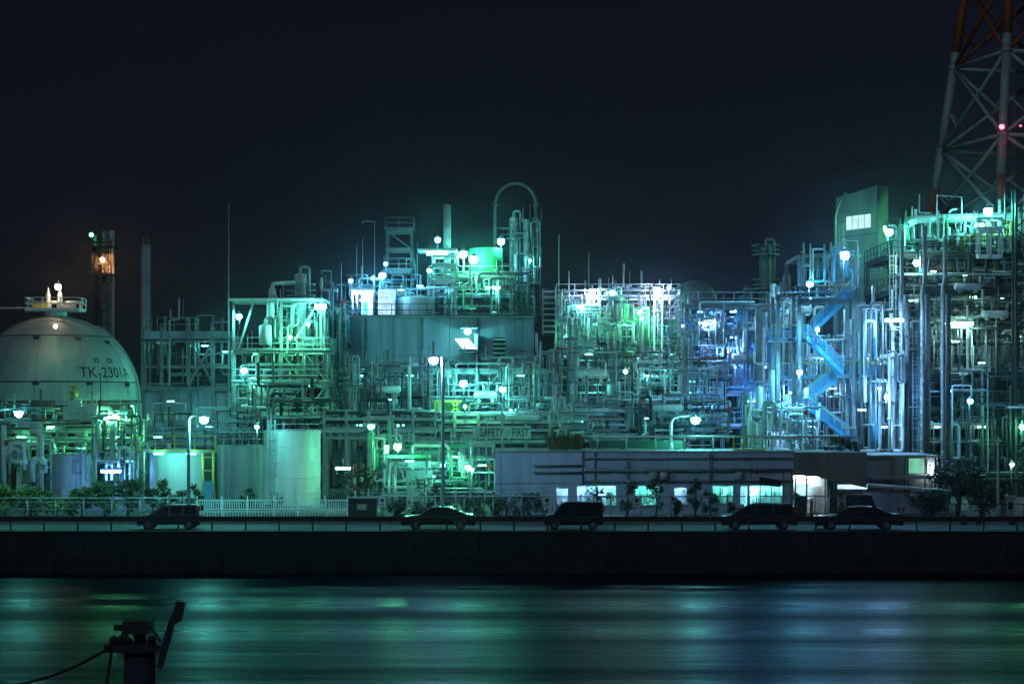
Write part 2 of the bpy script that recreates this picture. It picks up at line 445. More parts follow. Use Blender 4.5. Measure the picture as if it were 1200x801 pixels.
def pipe_rack(label, x0, x1, ys, D, nb=5, depth=2.4, seed=3, mix=PMIX, per=5, m=GREYP, brk=.15, zb=GZ):
    """trestles carrying horizontal pipes on tiers"""
    rd = random.Random(seed); xa, xb = X(x0, D), X(x1, D); zs = [Z(y, D) for y in ys]
    root = thing('pipe_rack', ((xa+xb)/2, D+depth/2, zb), label, 'pipe rack', 'pipe racks')
    for i in range(nb+1):
        x = xa+(xb-xa)*i/nb
        for y in (D, D+depth): MB().cbox((x, y, (max(zs)+.3+zb)/2), (.24, .24, max(zs)+.3-zb)).build('column', m, root)
        for z in zs: MB().cbox((x, D+depth/2, z-.1), (.2, depth+.7, .24)).build('cross_beam', m, root)
    for z in zs:
        for y in (D, D+depth): MB().cbox(((xa+xb)/2, y-.14, z-.34), (xb-xa, .12, .2)).build('long_beam', m, root)
        for j in range(per):
            r = rd.choice((.06, .08, .1, .14, .2)); y = D-.2+(depth+.4)*(j+.5)/per; zz = z+.03+r
            pts = [(xa-rd.uniform(0, .8), y, zz), (xb+rd.uniform(0, .8), y, zz)]
            if rd.random() < .4:
                t = rd.uniform(.3, .7); c = xa+(xb-xa)*t; u = rd.uniform(.5, 1.1); ww = rd.uniform(.8, 1.6)
                pts = [pts[0], (c-ww, y, zz), (c-ww, y, zz+u), (c+ww, y, zz+u), (c+ww, y, zz), pts[1]]
            if rd.random() < .4: pts.append((pts[-1][0], y, zz+rd.choice((-1, 1))*rd.uniform(.5, 1.2)))
            MB().tube(bend(pts, .3), r, 8).build('pipe', rd.choice(mix), root)
    return root
def mast(label, px, y0, D, r=.05, y1=None, m=GALV, name='thin_mast', cat='mast', z0=GZ, arm=None):
    x = X(px, D); zt = Z(y0, D); zb = z0 if y1 is None else Z(y1, D)
    root = thing(name, (x, D, zb), label, cat, 'thin masts and vent pipes')
    MB().tube([(x, D, zb), (x, D, zt)], r*1.3, 8, r1=r*.6).build('shaft', m, root)
    MB().cbox((x, D, zb+.06), (r*6, r*6, .12)).build('base_plate', m, root)
    if arm: MB().tube(bend([(x, D, zt-.1), (x, D, zt+.25), (x+arm, D, zt+.25), (x+arm, D, zt-.1)], .2), r, 6).build('elbow', m, root)
    else: MB().sphere((x, D, zt), r*1.1, 6, 4).build('cap', m, root)
    return root
# ------------------------------------------------------------------ setting
def struct(name, mb, m):
    o = mb.build(name, m); o['kind'] = 'structure'; return o
def sheet(x0, y0, x1, y1, z): return MB().add([(x0,y0,z),(x1,y0,z),(x1,y1,z),(x0,y1,z)], [(0,1,2,3)])
QY = 116.0
wm = bpy.data.materials.new('water'); wm.use_nodes = True
n, l = nodes_of(wm); b = n['Principled BSDF']
b.inputs['Base Color'].default_value = (0.003, 0.009, 0.011, 1); b.inputs['IOR'].default_value = 1.333; b.inputs['Specular IOR Level'].default_value = .24
tc = n.new('ShaderNodeTexCoord'); hts = []
for sc_, det, amp in (((.022, .13, 1), 1, 2.2), ((.25, .9, 1), 4, .4), ((1.3, 4.5, 1), 3, .22)):
    mp = n.new('ShaderNodeMapping'); mp.inputs['Scale'].default_value = sc_
    tx = n.new('ShaderNodeTexNoise'); tx.inputs['Scale'].default_value = 1; tx.inputs['Detail'].default_value = det
    mu = n.new('ShaderNodeMath'); mu.operation = 'MULTIPLY'; mu.inputs[1].default_value = amp
    l.new(tc.outputs['Object'], mp.inputs[0]); l.new(mp.outputs[0], tx.inputs[0]); l.new(tx.outputs[0], mu.inputs[0]); hts.append(mu)
a1 = n.new('ShaderNodeMath'); a2 = n.new('ShaderNodeMath')
l.new(hts[0].outputs[0], a1.inputs[0]); l.new(hts[1].outputs[0], a1.inputs[1])
l.new(a1.outputs[0], a2.inputs[0]); l.new(hts[2].outputs[0], a2.inputs[1])
bp = n.new('ShaderNodeBump'); bp.inputs['Strength'].default_value = 1; bp.inputs['Distance'].default_value = .30
l.new(a2.outputs[0], bp.inputs['Height']); l.new(bp.outputs[0], b.inputs['Normal'])
# wind-ruffled bands: rougher water between smoother lanes
mp = n.new('ShaderNodeMapping'); mp.inputs['Scale'].default_value = (.007, .17, 1); tx = n.new('ShaderNodeTexNoise'); tx.inputs['Scale'].default_value = 1; tx.inputs['Detail'].default_value = 2
mr = n.new('ShaderNodeMapRange'); mr.inputs[1].default_value = .38; mr.inputs[2].default_value = .62; mr.inputs[3].default_value = .27; mr.inputs[4].default_value = .42
l.new(tc.outputs['Object'], mp.inputs[0]); l.new(mp.outputs[0], tx.inputs[0]); l.new(tx.outputs[0], mr.inputs[0]); l.new(mr.outputs[0], b.inputs['Roughness'])
# the choppy surface turns most facets away: only part of it mirrors, the rest shows dark harbour water
df = n.new('ShaderNodeBsdfDiffuse'); df.inputs[0].default_value = (.003, .008, .013, 1); mxw = n.new('ShaderNodeMixShader')
mr2 = n.new('ShaderNodeMapRange'); mr2.inputs[1].default_value = .36; mr2.inputs[2].default_value = .64; mr2.inputs[3].default_value = .60; mr2.inputs[4].default_value = .80
l.new(tx.outputs[0], mr2.inputs[0]); l.new(mr2.outputs[0], mxw.inputs[0]); l.new(b.outputs[0], mxw.inputs[1]); l.new(df.outputs[0], mxw.inputs[2]); l.new(mxw.outputs[0], n['Material Output'].inputs[0])
struct('canal_water', sheet(-600, 38, 600, QY+1, 0), wm)
struct('near_bank', MB().box((-600, -55, -.6), (600, 38, 1.2)), SOIL)
struct('ground', sheet(-610, QY+.4, 610, 1240, GZ), SOIL)
struct('road', sheet(-400, QY+.6, 400, 124.6, GZ+.004), ASPH)
for k in range(-12, 13): struct('lane_line', sheet(k*8-2, 120.4, k*8+2, 120.52, GZ+.008), SIGNW)
struct('edge_line', sheet(-400, 117.6, 400, 117.75, GZ+.008), SIGNW)
struct('kerb', MB().box((-400, 124.6, GZ-.05), (400, 124.8, GZ+.15)), CONC)
struct('pavement', MB().box((-400, 124.8, GZ-.05), (400, 127.2, GZ+.13)), PAVE)

# quay wall: sheet of concrete panels on a footing ledge, with a coping
q = thing('quay_wall', (0, QY, 0), 'long dark concrete quay wall rising from the canal below the guardrail', 'wall')
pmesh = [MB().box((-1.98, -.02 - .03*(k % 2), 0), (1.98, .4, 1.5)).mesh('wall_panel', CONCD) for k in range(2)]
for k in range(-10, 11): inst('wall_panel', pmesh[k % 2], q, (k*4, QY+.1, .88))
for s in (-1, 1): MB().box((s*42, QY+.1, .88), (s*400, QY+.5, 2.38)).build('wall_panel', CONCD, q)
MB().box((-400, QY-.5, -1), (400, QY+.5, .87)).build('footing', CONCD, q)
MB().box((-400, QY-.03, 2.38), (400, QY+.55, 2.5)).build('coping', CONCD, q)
rd = random.Random(5)
for k in range(14): # old rubber fenders on the footing
    x = -33+k*5+rd.uniform(-.4, .4); MB().box((x-.14, QY-.66, .1), (x+.14, QY-.502, .8)).build('fender', BLACK, q)

g = thing('guardrail', (0, 116.85, GZ), 'long dark steel guardrail on the quay edge in front of the parked cars', 'guardrail')
gp = MB().cyl((0, 0, 0), (0, 0, .98), .055, 8).mesh('post', DARK)
for k in range(-16, 17):
    inst('post', gp, g, (k*2.05+.12, 116.9, GZ+.0))
gm = MB()
for k in range(-9, 9):
    m_ = MB(); x0, x1 = k*4.1+.12, k*4.1+4.2
    prof = [(-.0, .62), (-.06, .66), (-.06, .72), (0, .78), (-.06, .84), (-.06, .90), (0, .96)]
    vs = [(x, 116.83+yy, GZ+zz) for x in (x0, x1) for yy, zz in prof]; h = len(prof)
    m_.add(vs, [(i, i+1, h+i+1, h+i) for i in range(h-1)])
    vs2 = [(x, 116.835+yy, GZ+zz) for x in (x0, x1) for yy, zz in prof]
    m_.add(vs2, [(i+1, i, h+i, h+i+1) for i in range(h-1)])
    m_.build('rail_beam', DARK, g)

# ------------------------------------------------------------------ parked cars
def paint(name, c, rough=.25):
    if name in MATS: return MATS[name]
    m = mat(name, c, rough, .3, .12, 4); m.node_tree.nodes['Principled BSDF'].inputs['Coat Weight'].default_value = .6; return m
TAIL = mat('tail_lens', (0.30, 0.03, 0.02), .15); HEADL = mat('head_lens', (.75, .8, .8), .1, .4)
CHROME = mat('chrome', (.6, .6, .6), .15, 1.0)
def car(px0, px1, D, H, wd, lower, green, wheels, m, label, cat, name, sidewin, wr=.31, lens_z=(.62, .8), tail_z=(.75, .95)):
    xa, xb = X(px0, D), X(px1, D); L = xb - xa; cx = (xa+xb)/2; z0 = GZ+.004
    root = thing(name, (cx, D, z0), label, cat, 'cars parked along the quay road')
    def S(pts): return [(xa + x*L, z0 + z*H) for x, z in pts]
    low = S(lower)
    # cut wheel arches into the underside (underside points are appended right to left)
    under = []
    zs = z0 + .24
    for wx in sorted(wheels, reverse=True):
        c = xa + wx*L
        under += [(c + (wr+.07)*math.cos(t), max(zs, z0+wr+(wr+.07)*math.sin(t))) for t in [PI*j/8 for j in range(9)]]
    poly = low + [(xb-.05, zs)] + under + [(xa+.05, zs)]
    h = wd/2; mb = MB(); npz = len(poly); zc = z0 + H*.4
    rows = []
    for yy, ins in ((-h, .05), (-h+.05, .0), (h-.05, 0), (h, .05)):
        rows.append([(cx + (x-cx)*(1-ins*.5), D+yy, zc + (z-zc)*(1-ins*(1 if z > zc else .3))) for x, z in poly])
    vs = [v for r_ in rows for v in r_]
    fs = [(i*npz+j, i*npz+(j+1)%npz, (i+1)*npz+(j+1)%npz, (i+1)*npz+j) for i in range(3) for j in range(npz)]
    fs += [tuple(range(npz))[::-1], tuple(3*npz+j for j in range(npz))]
    mb.add(vs, fs); mb.build('body', m, root)
    gr = S(green); zg0 = min(z for _, z in gr); zg1 = max(z for _, z in gr)
    def gy(z): return (h-.06) - (z-zg0)/(zg1-zg0)*.16
    gb = MB(); k = len(gr)
    gb.add([(x, D-gy(z), z) for x, z in gr] + [(x, D+gy(z), z) for x, z in gr],
           [tuple(range(k))[::-1], tuple(range(k, 2*k))] + [(i, i+k, (i+1)%k+k, (i+1)%k)[::-1] for i in range(k)])
    gb.build('cabin', m, root)
    for poly_ in sidewin:
        pw = S(poly_)
        for s in (-1, 1):
            mbw = MB(); kk = len(pw)
            mbw.add([(x, D+s*(gy(z)+.006), z) for x, z in pw] + [(x, D+s*(gy(z)-.02), z) for x, z in pw],
                    [tuple(range(kk)), tuple(range(kk, 2*kk))[::-1]])
            mbw.build('side_window', GLASS, root)
    # windscreen and rear window on the sloping faces
    for i0, i1, nm in ((0, 1, 'windscreen'), (k-1, k-2, 'rear_window')):
        (x0_, z0_), (x1_, z1_) = gr[i0], gr[i1]; sg = -1 if i0 == 0 else 1
        a = [(x0_+(x1_-x0_)*t + sg*.012, z0_+(z1_-z0_)*t+.012) for t in (.1, .92)]
        MB().add([(a[0][0], D-gy(a[0][1])+.1, a[0][1]), (a[0][0], D+gy(a[0][1])-.1, a[0][1]), (a[1][0], D+gy(a[1][1])-.1, a[1][1]), (a[1][0], D-gy(a[1][1])+.1, a[1][1])], [(0,1,2,3)]).build(nm, GLASS, root)
    for wx in wheels:
        c = xa+wx*L
        for s in (-1, 1):
            y0, y1 = D+s*(h-.21), D+s*(h-.01); wb = MB().tube([(c, y0, z0+wr), (c, y1, z0+wr)], wr, 18); t = wb.build('tyre', BLACK, root)
            rb = MB().tube([(c, y1, z0+wr), (c, y1+s*.012, z0+wr)], wr*.62, 16)
            for j in range(5):
                a = 2*PI*j/5; rb.beam((c, y1+s*.014, z0+wr), (c+wr*.56*math.cos(a), y1+s*.014, z0+wr+wr*.56*math.sin(a)), .06, .03)
            rb.build('rim', MID, t)
    for s in (-1, 1):
        y = D+s*(h-.28)
        MB().sphere((xa+.1, y, z0+H*(lens_z[0]+lens_z[1])/2), .17, 10, 6, (.75, 1, .55)).build('headlight', HEADL, root)
        MB().cbox((xb-.02, D+s*(h-.17), z0+H*(tail_z[0]+tail_z[1])/2), (.12, .26, H*(tail_z[1]-tail_z[0]))).build('tail_light', TAIL, root)
        xm = xa + L*(green[0][0]+.05); MB().sphere((xm+.15, D+s*(h+.06), zg0+.1), .12, 8, 6, (.6, .9, .7)).build('door_mirror', m, root)
        for hx in (.46, .66): MB().cbox((xa+L*hx, D+s*(h+.012), zg0-.12), (.2, .04, .035)).build('door_handle', m, root)
    MB().cbox((xa+.02, D, z0+.42), (.1, wd*.84, .16)).build('front_bumper', BLACK, root)
    MB().cbox((xb-.02, D, z0+.42), (.1, wd*.84, .16)).build('rear_bumper', BLACK, root)
    MB().cbox((xb+.035, D, z0+.62), (.02, .33, .16)).build('number_plate', SIGNW, root)
    return root
CD = 119.6
SED_L = [(0, .3), (.0, .47), (.03, .55), (.27, .64), (.80, .67), (.97, .66), (1, .58), (1, .3)]
SED_G = [(.24, .63), (.41, .97), (.52, 1.0), (.66, .98), (.87, .67)]
SED_W = [[(.335, .69), (.43, .93), (.53, .94), (.53, .69)], [(.55, .69), (.55, .94), (.655, .92), (.77, .70)]]
car(471, 557, CD, 1.42, 1.7, SED_L, SED_G, (.19, .80), paint('car_black', (.012, .013, .015)), 'low dark sedan parked in front of the tall street lamp pole', 'car', 'parked_car', SED_W)
car(953, 1056, CD, 1.44, 1.75, SED_L, SED_G, (.18, .80), paint('car_dark_green', (.02, .026, .022)), 'dark sedan with an amber-red tail light parked beside the bright loading bay', 'car', 'parked_car', SED_W)
VAN_L = [(0, .25), (0, .44), (.04, .52), (.16, .56), (.9, .58), (1, .56), (1, .25)]
VAN_G = [(.12, .54), (.34, .95), (.45, 1.0), (.93, .985), (.985, .56)]
VAN_W = [[(.22, .6), (.36, .9), (.44, .92), (.44, .6)], [(.465, .6), (.465, .92), (.67, .92), (.67, .6)], [(.70, .6), (.70, .92), (.90, .91), (.935, .62)]]
car(844, 932, CD, 1.62, 1.72, VAN_L, VAN_G, (.18, .82), paint('car_grey_brown', (.055, .05, .048)), 'grey brown minivan parked below the lit office windows', 'car', 'parked_minivan', VAN_W, tail_z=(.55, .85))
KEI_L = [(0, .25), (0, .42), (.03, .50), (.17, .55), (.9, .57), (1, .56), (1, .25)]
KEI_G = [(.15, .53), (.30, .95), (.38, 1.0), (.965, .985), (.995, .56)]
KEI_W = [[(.235, .6), (.325, .9), (.43, .92), (.43, .6)], [(.46, .6), (.46, .92), (.68, .92), (.68, .6)], [(.71, .6), (.71, .92), (.94, .91), (.95, .62)]]
car(638, 706, CD, 1.72, 1.5, KEI_L, KEI_G, (.17, .83), paint('car_blue_black', (.010, .011, .014)), 'small boxy black car parked below the narrow bright office window', 'car', 'parked_car', KEI_W, wr=.28)
car(163, 236, CD, 1.55, 1.6, [(0, .25), (0, .42), (.04, .52), (.2, .56), (.9, .58), (1, .56), (1, .25)],
    [(.15, .54), (.40, .93), (.50, .99), (.95, 1.0), (1.0, .57)], (.18, .83), paint('car_navy', (.02, .03, .06)), 'dark navy estate car parked beside the white bar fence', 'car', 'parked_car',
    [[(.26, .6), (.41, .87), (.50, .91), (.50, .6)], [(.53, .6), (.53, .92), (.72, .93), (.72, .6)], [(.75, .6), (.75, .93), (.92, .93), (.95, .62)]])
# small clutter at the right end of the guardrail
for px, ww, hh, lb in ((1129, .35, .55, 'small dark box left of the two at the right end of the road'), (1146, .3, .3, 'low dark box in the middle of the right end of the road'), (1186, .4, .3, 'dark box on the road at the far right end')):
    x = X(px, 123.9); c = thing('cable_box', (x, 123.9, GZ), lb, 'box', 'boxes at the road edge')
    MB().cbox((x, 123.9, GZ+hh/2+.01), (ww, .3, hh)).build('cabinet', DARK, c); MB().cbox((x, 123.9, GZ+hh+.035), (ww+.08, .36, .05)).build('lid', DARK, c)

# ------------------------------------------------------------------ foreground utility pole on the near bank
UD = 22.0
ux = X(164, UD); up = thing('utility_pole', (ux, UD, 1.2), 'dark utility pole top with cross arm in the near left foreground', 'utility pole')
UPM = mat('pole_concrete', (.05, .052, .065), .8, 0, .3)
MB().tube([(ux, UD, 1.2), (ux, UD, Z(752, UD))], .22, 18, r1=.178).build('pole', UPM, up)
MB().box((X(147, UD), UD-.16, Z(741, UD)), (X(178, UD), UD+.16, Z(726, UD))).build('transformer_cap', DARK, up)
MB().cyl((ux, UD, Z(752, UD)), (ux, UD, Z(741, UD)), .07, 10).build('neck', DARK, up)
MB().box((X(134, UD), UD-.05, Z(738, UD)), (X(147, UD)-.004, UD+.05, Z(731, UD))).build('side_bracket', DARK, up)
MB().beam((X(128, UD), UD-.24, Z(756, UD)), (X(195, UD), UD-.24, Z(756, UD)), .07, .09).build('cross_arm', DARK, up)
for a, b_ in (((139, 755), (146, 737)), ((189, 752), (176, 732)), ((143, 755), (150, 741))):
    MB().beam(P(a[0], a[1], UD-.1), P(b_[0], b_[1], UD-.1), .03).build('stay', DARK, up)
for px in (133, 141, 150, 178):
    c = P(px, 753, UD-.24); MB().lathe((c.x, c.y, c.z-.02), [(.02, 0), (.055, .01), (.04, .05), (.055, .06), (.03, .1), (.01, .11)], 10).build('insulator', DARK, up)
swa = MB().beam(P(187, 782, UD-.3), P(203, 722, UD-.3), .075, .06).build('switch_arm', DARK, up)
pm = []
for px, py in ((200, 727), (206, 731), (211, 728), (216, 706), (206, 705)): pm.append(P(px, py, UD-.34))
mbp = MB(); mbp.add(pm + [p + Vector((0, .1, 0)) for p in pm], [(0,1,2,3,4), (9,8,7,6,5)] + [(i, i+5, (i+1)%5+5, (i+1)%5) for i in range(5)]); mbp.build('paddle', DARK, swa)
MB().beam(P(189, 757, UD-.28), P(197, 757, UD-.28), .05).build('clamp', DARK, swa)
wr_ = thing('overhead_wire', P(132, 757, UD-.24), 'thin wire sagging left from the cross arm of the utility pole', 'wire')
a = P(131, 757, UD-.24); b_ = P(-30, 806, UD-3)
MB().tube([a.lerp(b_, t) - Vector((0, 0, .12*math.sin(PI*t))) for t in [j/12 for j in range(13)]], .016, 5).build('cable', BLACK, wr_)
wr_ = thing('drop_wire', P(131, 757, UD-.3), 'drop wire hanging straight down from the cross arm of the pole', 'wire')
MB().tube([P(131, 757, UD-.27), P(129, 775, UD-.3), P(125, 800, UD-.3), Vector((X(122, UD), UD-.3, 3.0))], .016, 5).build('cable', BLACK, wr_)

# ------------------------------------------------------------------ fences along the pavement
def post_fence(px0, px1, D, pxs, ptop, label, prail=None, m=GALV, ext=None, wires=(), group='fences along the road'):
    z0 = GZ+.13 if D < 127.2 else GZ
    root = thing('mesh_fence', (X((px0+px1)/2, D), D, z0), label, 'fence', group)
    pm = MB().cyl((0, 0, 0), (0, 0, Z(ptop, D)-z0), .045, 8).mesh('post', m)
    for px in pxs: inst('post', pm, root, (X(px, D), D, z0))
    if prail: MB().cyl((X(px0, D), D-.06, Z(prail, D)), (X(px1, D), D-.06, Z(prail, D)), .04, 6).build('top_rail', m, root)
    for k, py in enumerate(wires): MB().cyl((X(px0, D), D-.05, Z(py, D)), (X(px1, D), D-.05, Z(py, D)), .012, 4).build('wire', m, root)
    # woven diamond mesh
    mb = MB(); a, b_ = X(px0, D), X(px1, D); zt = Z(prail or ptop, D)-.08; zz = z0+.08; hh = zt-zz; st = .55; x = a-hh
    while x < b_:
        for s in (1, -1):
            xs_, xe = (x, x+hh) if s > 0 else (x+hh, x)
            p, q_ = Vector((xs_, D, zz)), Vector((xe, D, zt))
            if p.x > q_.x: p, q_ = q_, p
            if q_.x > a and p.x < b_:
                t0 = max(0, (a-p.x)/(q_.x-p.x)); t1 = min(1, (b_-p.x)/(q_.x-p.x)); mb.beam(p.lerp(q_, t0), p.lerp(q_, t1), .012)
        x += st
    mb.build('wire_mesh', m, root, kind='stuff')
    return root
FD = 127.6
post_fence(-60, 232, FD, list(range(-34, 232, 33)), 583, 'wire mesh fence with pale posts in front of the bushes at the left', 583, wires=(588, 596))
post_fence(440, 1010, FD, [447, 477, 510, 544, 578, 611, 647, 681, 716, 751, 786, 823, 852, 887, 921, 955, 990], 579, 'blue grey mesh fence with top rail in front of hedge and office', 581, wires=())
post_fence(1070, 1230, FD, [1080, 1120, 1160, 1200], 590, 'dark mesh fence at the right in front of the trees', 590, m=DARK)
post_fence(425, 640, 131.2, list(range(432, 640, 17)), 572, 'rear wire fence of thin posts above the hedge', None, wires=(573, 577, 581), m=GALV)
def bar_fence(px0, px1, D, y0, y1, pitch, label, posts, ptop, m=SIGNW):
    z0 = GZ if D > 127.2 else GZ+.13; a, b_ = X(px0, D), X(px1, D); zt, zb = Z(y0, D), Z(y1, D)
    root = thing('bar_fence', ((a+b_)/2, D, z0), label, 'fence', 'white bar fences')
    for px in posts: MB().cbox((X(px, D), D, (Z(ptop, D)+z0)/2), (.09, .09, Z(ptop, D)-z0)).build('post', m, root)
    for z in (zt, zb): MB().cbox(((a+b_)/2, D-.07, z), (b_-a, .05, .06)).build('rail', m, root)
    mb = MB(); x = a+.05
    while x < b_: mb.cbox((x, D-.07, (zt+zb)/2), (.05, .03, zt-zb-.06)); x += pitch
    mb.build('bars', m, root, kind='stuff')
bar_fence(232, 398, 127.5, 599, 608.5, .19, 'low white bar railing along the pavement', (234, 262, 290, 320, 350, 381, 397), 598)
bar_fence(231, 408, 133, 585.5, 596.5, .16, 'upper white bar fence behind the low railing', (231, 260, 290, 321, 349, 381, 407), 581)
# dark gate pillar block with a worn name plate
gb = thing('gate_wall', (X(424, 128.2), 128.2, GZ), 'dark square gate wall with a faint name plate between fences', 'gate wall')
MB().box((X(408, 127.9), 127.9, GZ), (X(441, 127.9), 128.5, Z(584, 127.9))).build('block', CONCD, gb)
MB().box((X(406.5, 127.9), 127.8, Z(584, 127.9)), (X(442.5, 127.9), 128.6, Z(582, 127.9))).build('coping', CONC, gb)
MB().box((X(418, 127.88), 127.87, Z(597, 127.9)), (X(430, 127.88), 127.9, Z(590, 127.9))).build('name_plate', MID, gb)
for k in range(3): MB().box((X(419.2, 127.86), 127.862, Z(592.2+k*2.1, 127.9)), (X(428.6, 127.86), 127.868, Z(591.4+k*2.1, 127.9))).build('letter_line', PALE, gb)
for px, lb in ((448, 'small white notice board on the fence beside the gate wall'), (641, 'white notice with a dark disc on the fence left of the boxy car'), (746, 'white notice with a dark disc on the fence right of the boxy car')):
    c = P(px, 588, 127.45); s = thing('fence_sign', (c.x, c.y, c.z-.55), lb, 'sign', 'notices on the fence')
    MB().cbox((c.x, c.y, c.z), (.5, .02, .68)).build('board', SIGNW, s)
    MB().tube([(c.x, c.y-.012, c.z+.12), (c.x, c.y-.02, c.z+.12)], .13, 14).build('disc', INK, s)
    for k in range(2): MB().cbox((c.x, c.y-.014, c.z-.12-.1*k), (.3-.1*k, .008, .04)).build('text_line', INK, s)

# ------------------------------------------------------------------ plants
def plant(name, px, py, wpx, hpx, D, n, label, cat, m=LEAF, leaf=.16, seed=1, trunk=True, group='bushes along the fence', zb=None, spiky=False, clumps=9, dpt=None):
    rd = random.Random(seed); x = X(px, D); zt = Z(py-hpx/2, D); rx = wpx/2/F*D; zb = GZ if zb is None else zb
    root = thing(name, (x, D, zb), label, cat, group); H = zt-zb; ry = dpt or min(rx, 1.3)
    if trunk:
        for k in range(rd.randint(2, 4)):
            a = rd.uniform(0, 6.28); tx = x+rx*.5*math.cos(a)*rd.random(); ty = D+ry*.5*math.sin(a)
            MB().tube([(x+rd.uniform(-.1, .1), D, zb), ((x+tx)/2+rd.uniform(-.1, .1), (D+ty)/2, zb+H*.35), (tx, ty, zb+H*.75)], .06, 5, r1=.02).build('trunk', BARK, root)
    cl = [(x+rx*.8*rd.uniform(-1, 1), D+ry*.7*rd.uniform(-1, 1), zb+H*rd.uniform(.25, .9), rd.uniform(.35, .6)) for _ in range(clumps)]
    mb = MB()
    for i in range(n):
        c = rd.choice(cl); s = c[3]*min(rx, H*.5, 1.4)
        u = Vector((rd.gauss(0, 1), rd.gauss(0, 1), rd.gauss(0, 1))).normalized()*s*(rd.random()**.45)
        p = Vector((c[0], c[1], c[2])) + u
        if p.z < zb+.05: p.z = zb+.05+rd.random()*.3
        if p.z > zt: p.z = zt-rd.random()*.2
        d = Vector((rd.uniform(-1, 1), rd.uniform(-1, 1), rd.uniform(-.6, .8))).normalized(); e = d.orthogonal().normalized()
        L = leaf*rd.uniform(.6, 1.3); W_ = L*.42
        if spiky: d = Vector((rd.uniform(-.5, .5), rd.uniform(-.3, .3), 1)).normalized(); e = Vector((1, 0, 0)); W_ = L*.07; p = Vector((p.x, p.y, zb+.02))
        mb.add([p, p+d*L*.5+e*W_, p+d*L, p+d*L*.5-e*W_], [(0, 1, 2, 3)])
    mb.build('foliage', m, root)
    return root
for i, (px, py, wp, hp, m_, lb) in enumerate((
    (6, 588, 40, 46, LEAFY, 'leafy green bush at the far left edge behind the fence'),
    (36, 590, 36, 36, LEAFY, 'rounded bush behind the fence below the silver standpipes'),
    (66, 592, 38, 34, LEAFY, 'yellow green bush with bare stems below the wide low tank'),
    (97, 590, 34, 38, LEAFY, 'pale lit bush behind the fence left of the blue lamp'),
    (124, 585, 36, 46, LEAF, 'taller bush behind the fence just under the blue lamp'),
    (150, 584, 32, 48, LEAFD, 'dark dense bush between the blue lamp and the navy car'))):
    plant('bush', px, py, wp, hp, 130.2+(i % 2)*.9, 1100, lb, 'bush', m_, .2, 20+i)
for i, (px, wp, ht, lb) in enumerate(((180, 20, 566, 'small dark shrub at the left foot of the bright domed tank'), (199, 24, 562, 'tallest dark shrub in front of the bright domed tank'), (217, 18, 572, 'low dark shrub right of the middle of the domed tank'), (231, 16, 567, 'dark shrub at the right foot of the domed tank'))):
    plant('shrub', px, (ht+604)/2, wp, 604-ht, 134+.4*i, 700, lb, 'shrub', LEAFD, .17, 40+i)
plant('small_tree', 290, 586, 14, 32, 135, 420, 'small pointed tree in front of the grey ribbed tank', 'tree', LEAF, .15, 51)
plant('small_tree', 322, 588, 22, 22, 135, 200, 'thin bare shrub in front of the tall white tank', 'shrub', LEAFD, .14, 52)
plant('bush', 420, 567, 46, 42, 134.5, 1000, 'leafy bush behind the gate wall below the red poles', 'bush', LEAF, .18, 53)
for i, (px, ht, lb) in enumerate(((462, 585, 'hedge section beside the gate wall'), (494, 588, 'hedge section behind the roof of the low dark sedan'), (527, 586, 'hedge section right of the tall lamp pole'), (560, 583, 'hedge section behind the fence in the middle of the hedge run'), (592, 580, 'hedge section next to the office wall corner'), (622, 577, 'last hedge section left of the narrow bright window'))):
    plant('hedge', px, (ht+608)/2, 38, 608-ht, 129.2, 1100, lb, 'hedge', LEAFD, .15, 60+i, group='hedge sections', clumps=14, dpt=.8)
plant('bush', 505, 575, 44, 34, 138, 900, 'bright green round bush lit by the pump shelter lamp', 'bush', LEAFY, .17, 75)
for i, (px, wp, ht, m_, lb) in enumerate(((703, 26, 570, LEAFD, 'dark small tree before the long green lit office window'), (735, 24, 564, LEAF, 'bushy small tree between two office windows with a notice before it'), (769, 22, 560, LEAF, 'tall narrow tree left of the white square office window'), (792, 12, 574, LEAFD, 'thin dark shrub below the white square office window'), (815, 18, 556, LEAFD, 'slim twiggy tree right of the white square office window'), (832, 18, 572, LEAF, 'dense upright shrub left of the two pane office window'), (859, 14, 588, LEAFD, 'low shrub between the two pane window and the narrow window'))):
    plant('small_tree', px, (ht+607)/2, wp, 607-ht, 130.2+.3*(i % 3), 620, lb, 'tree', m_, .16, 80+i, group='small trees before the office')
for i, (px, lb) in enumerate(((935, 'potted shrub beside the red post at the loading bay'), (988, 'dark shrub behind the roof of the sedan at the loading bay'))):
    plant('shrub', px, 590, 14, 34, 131, 350, lb, 'shrub', LEAFD, .15, 95+i)
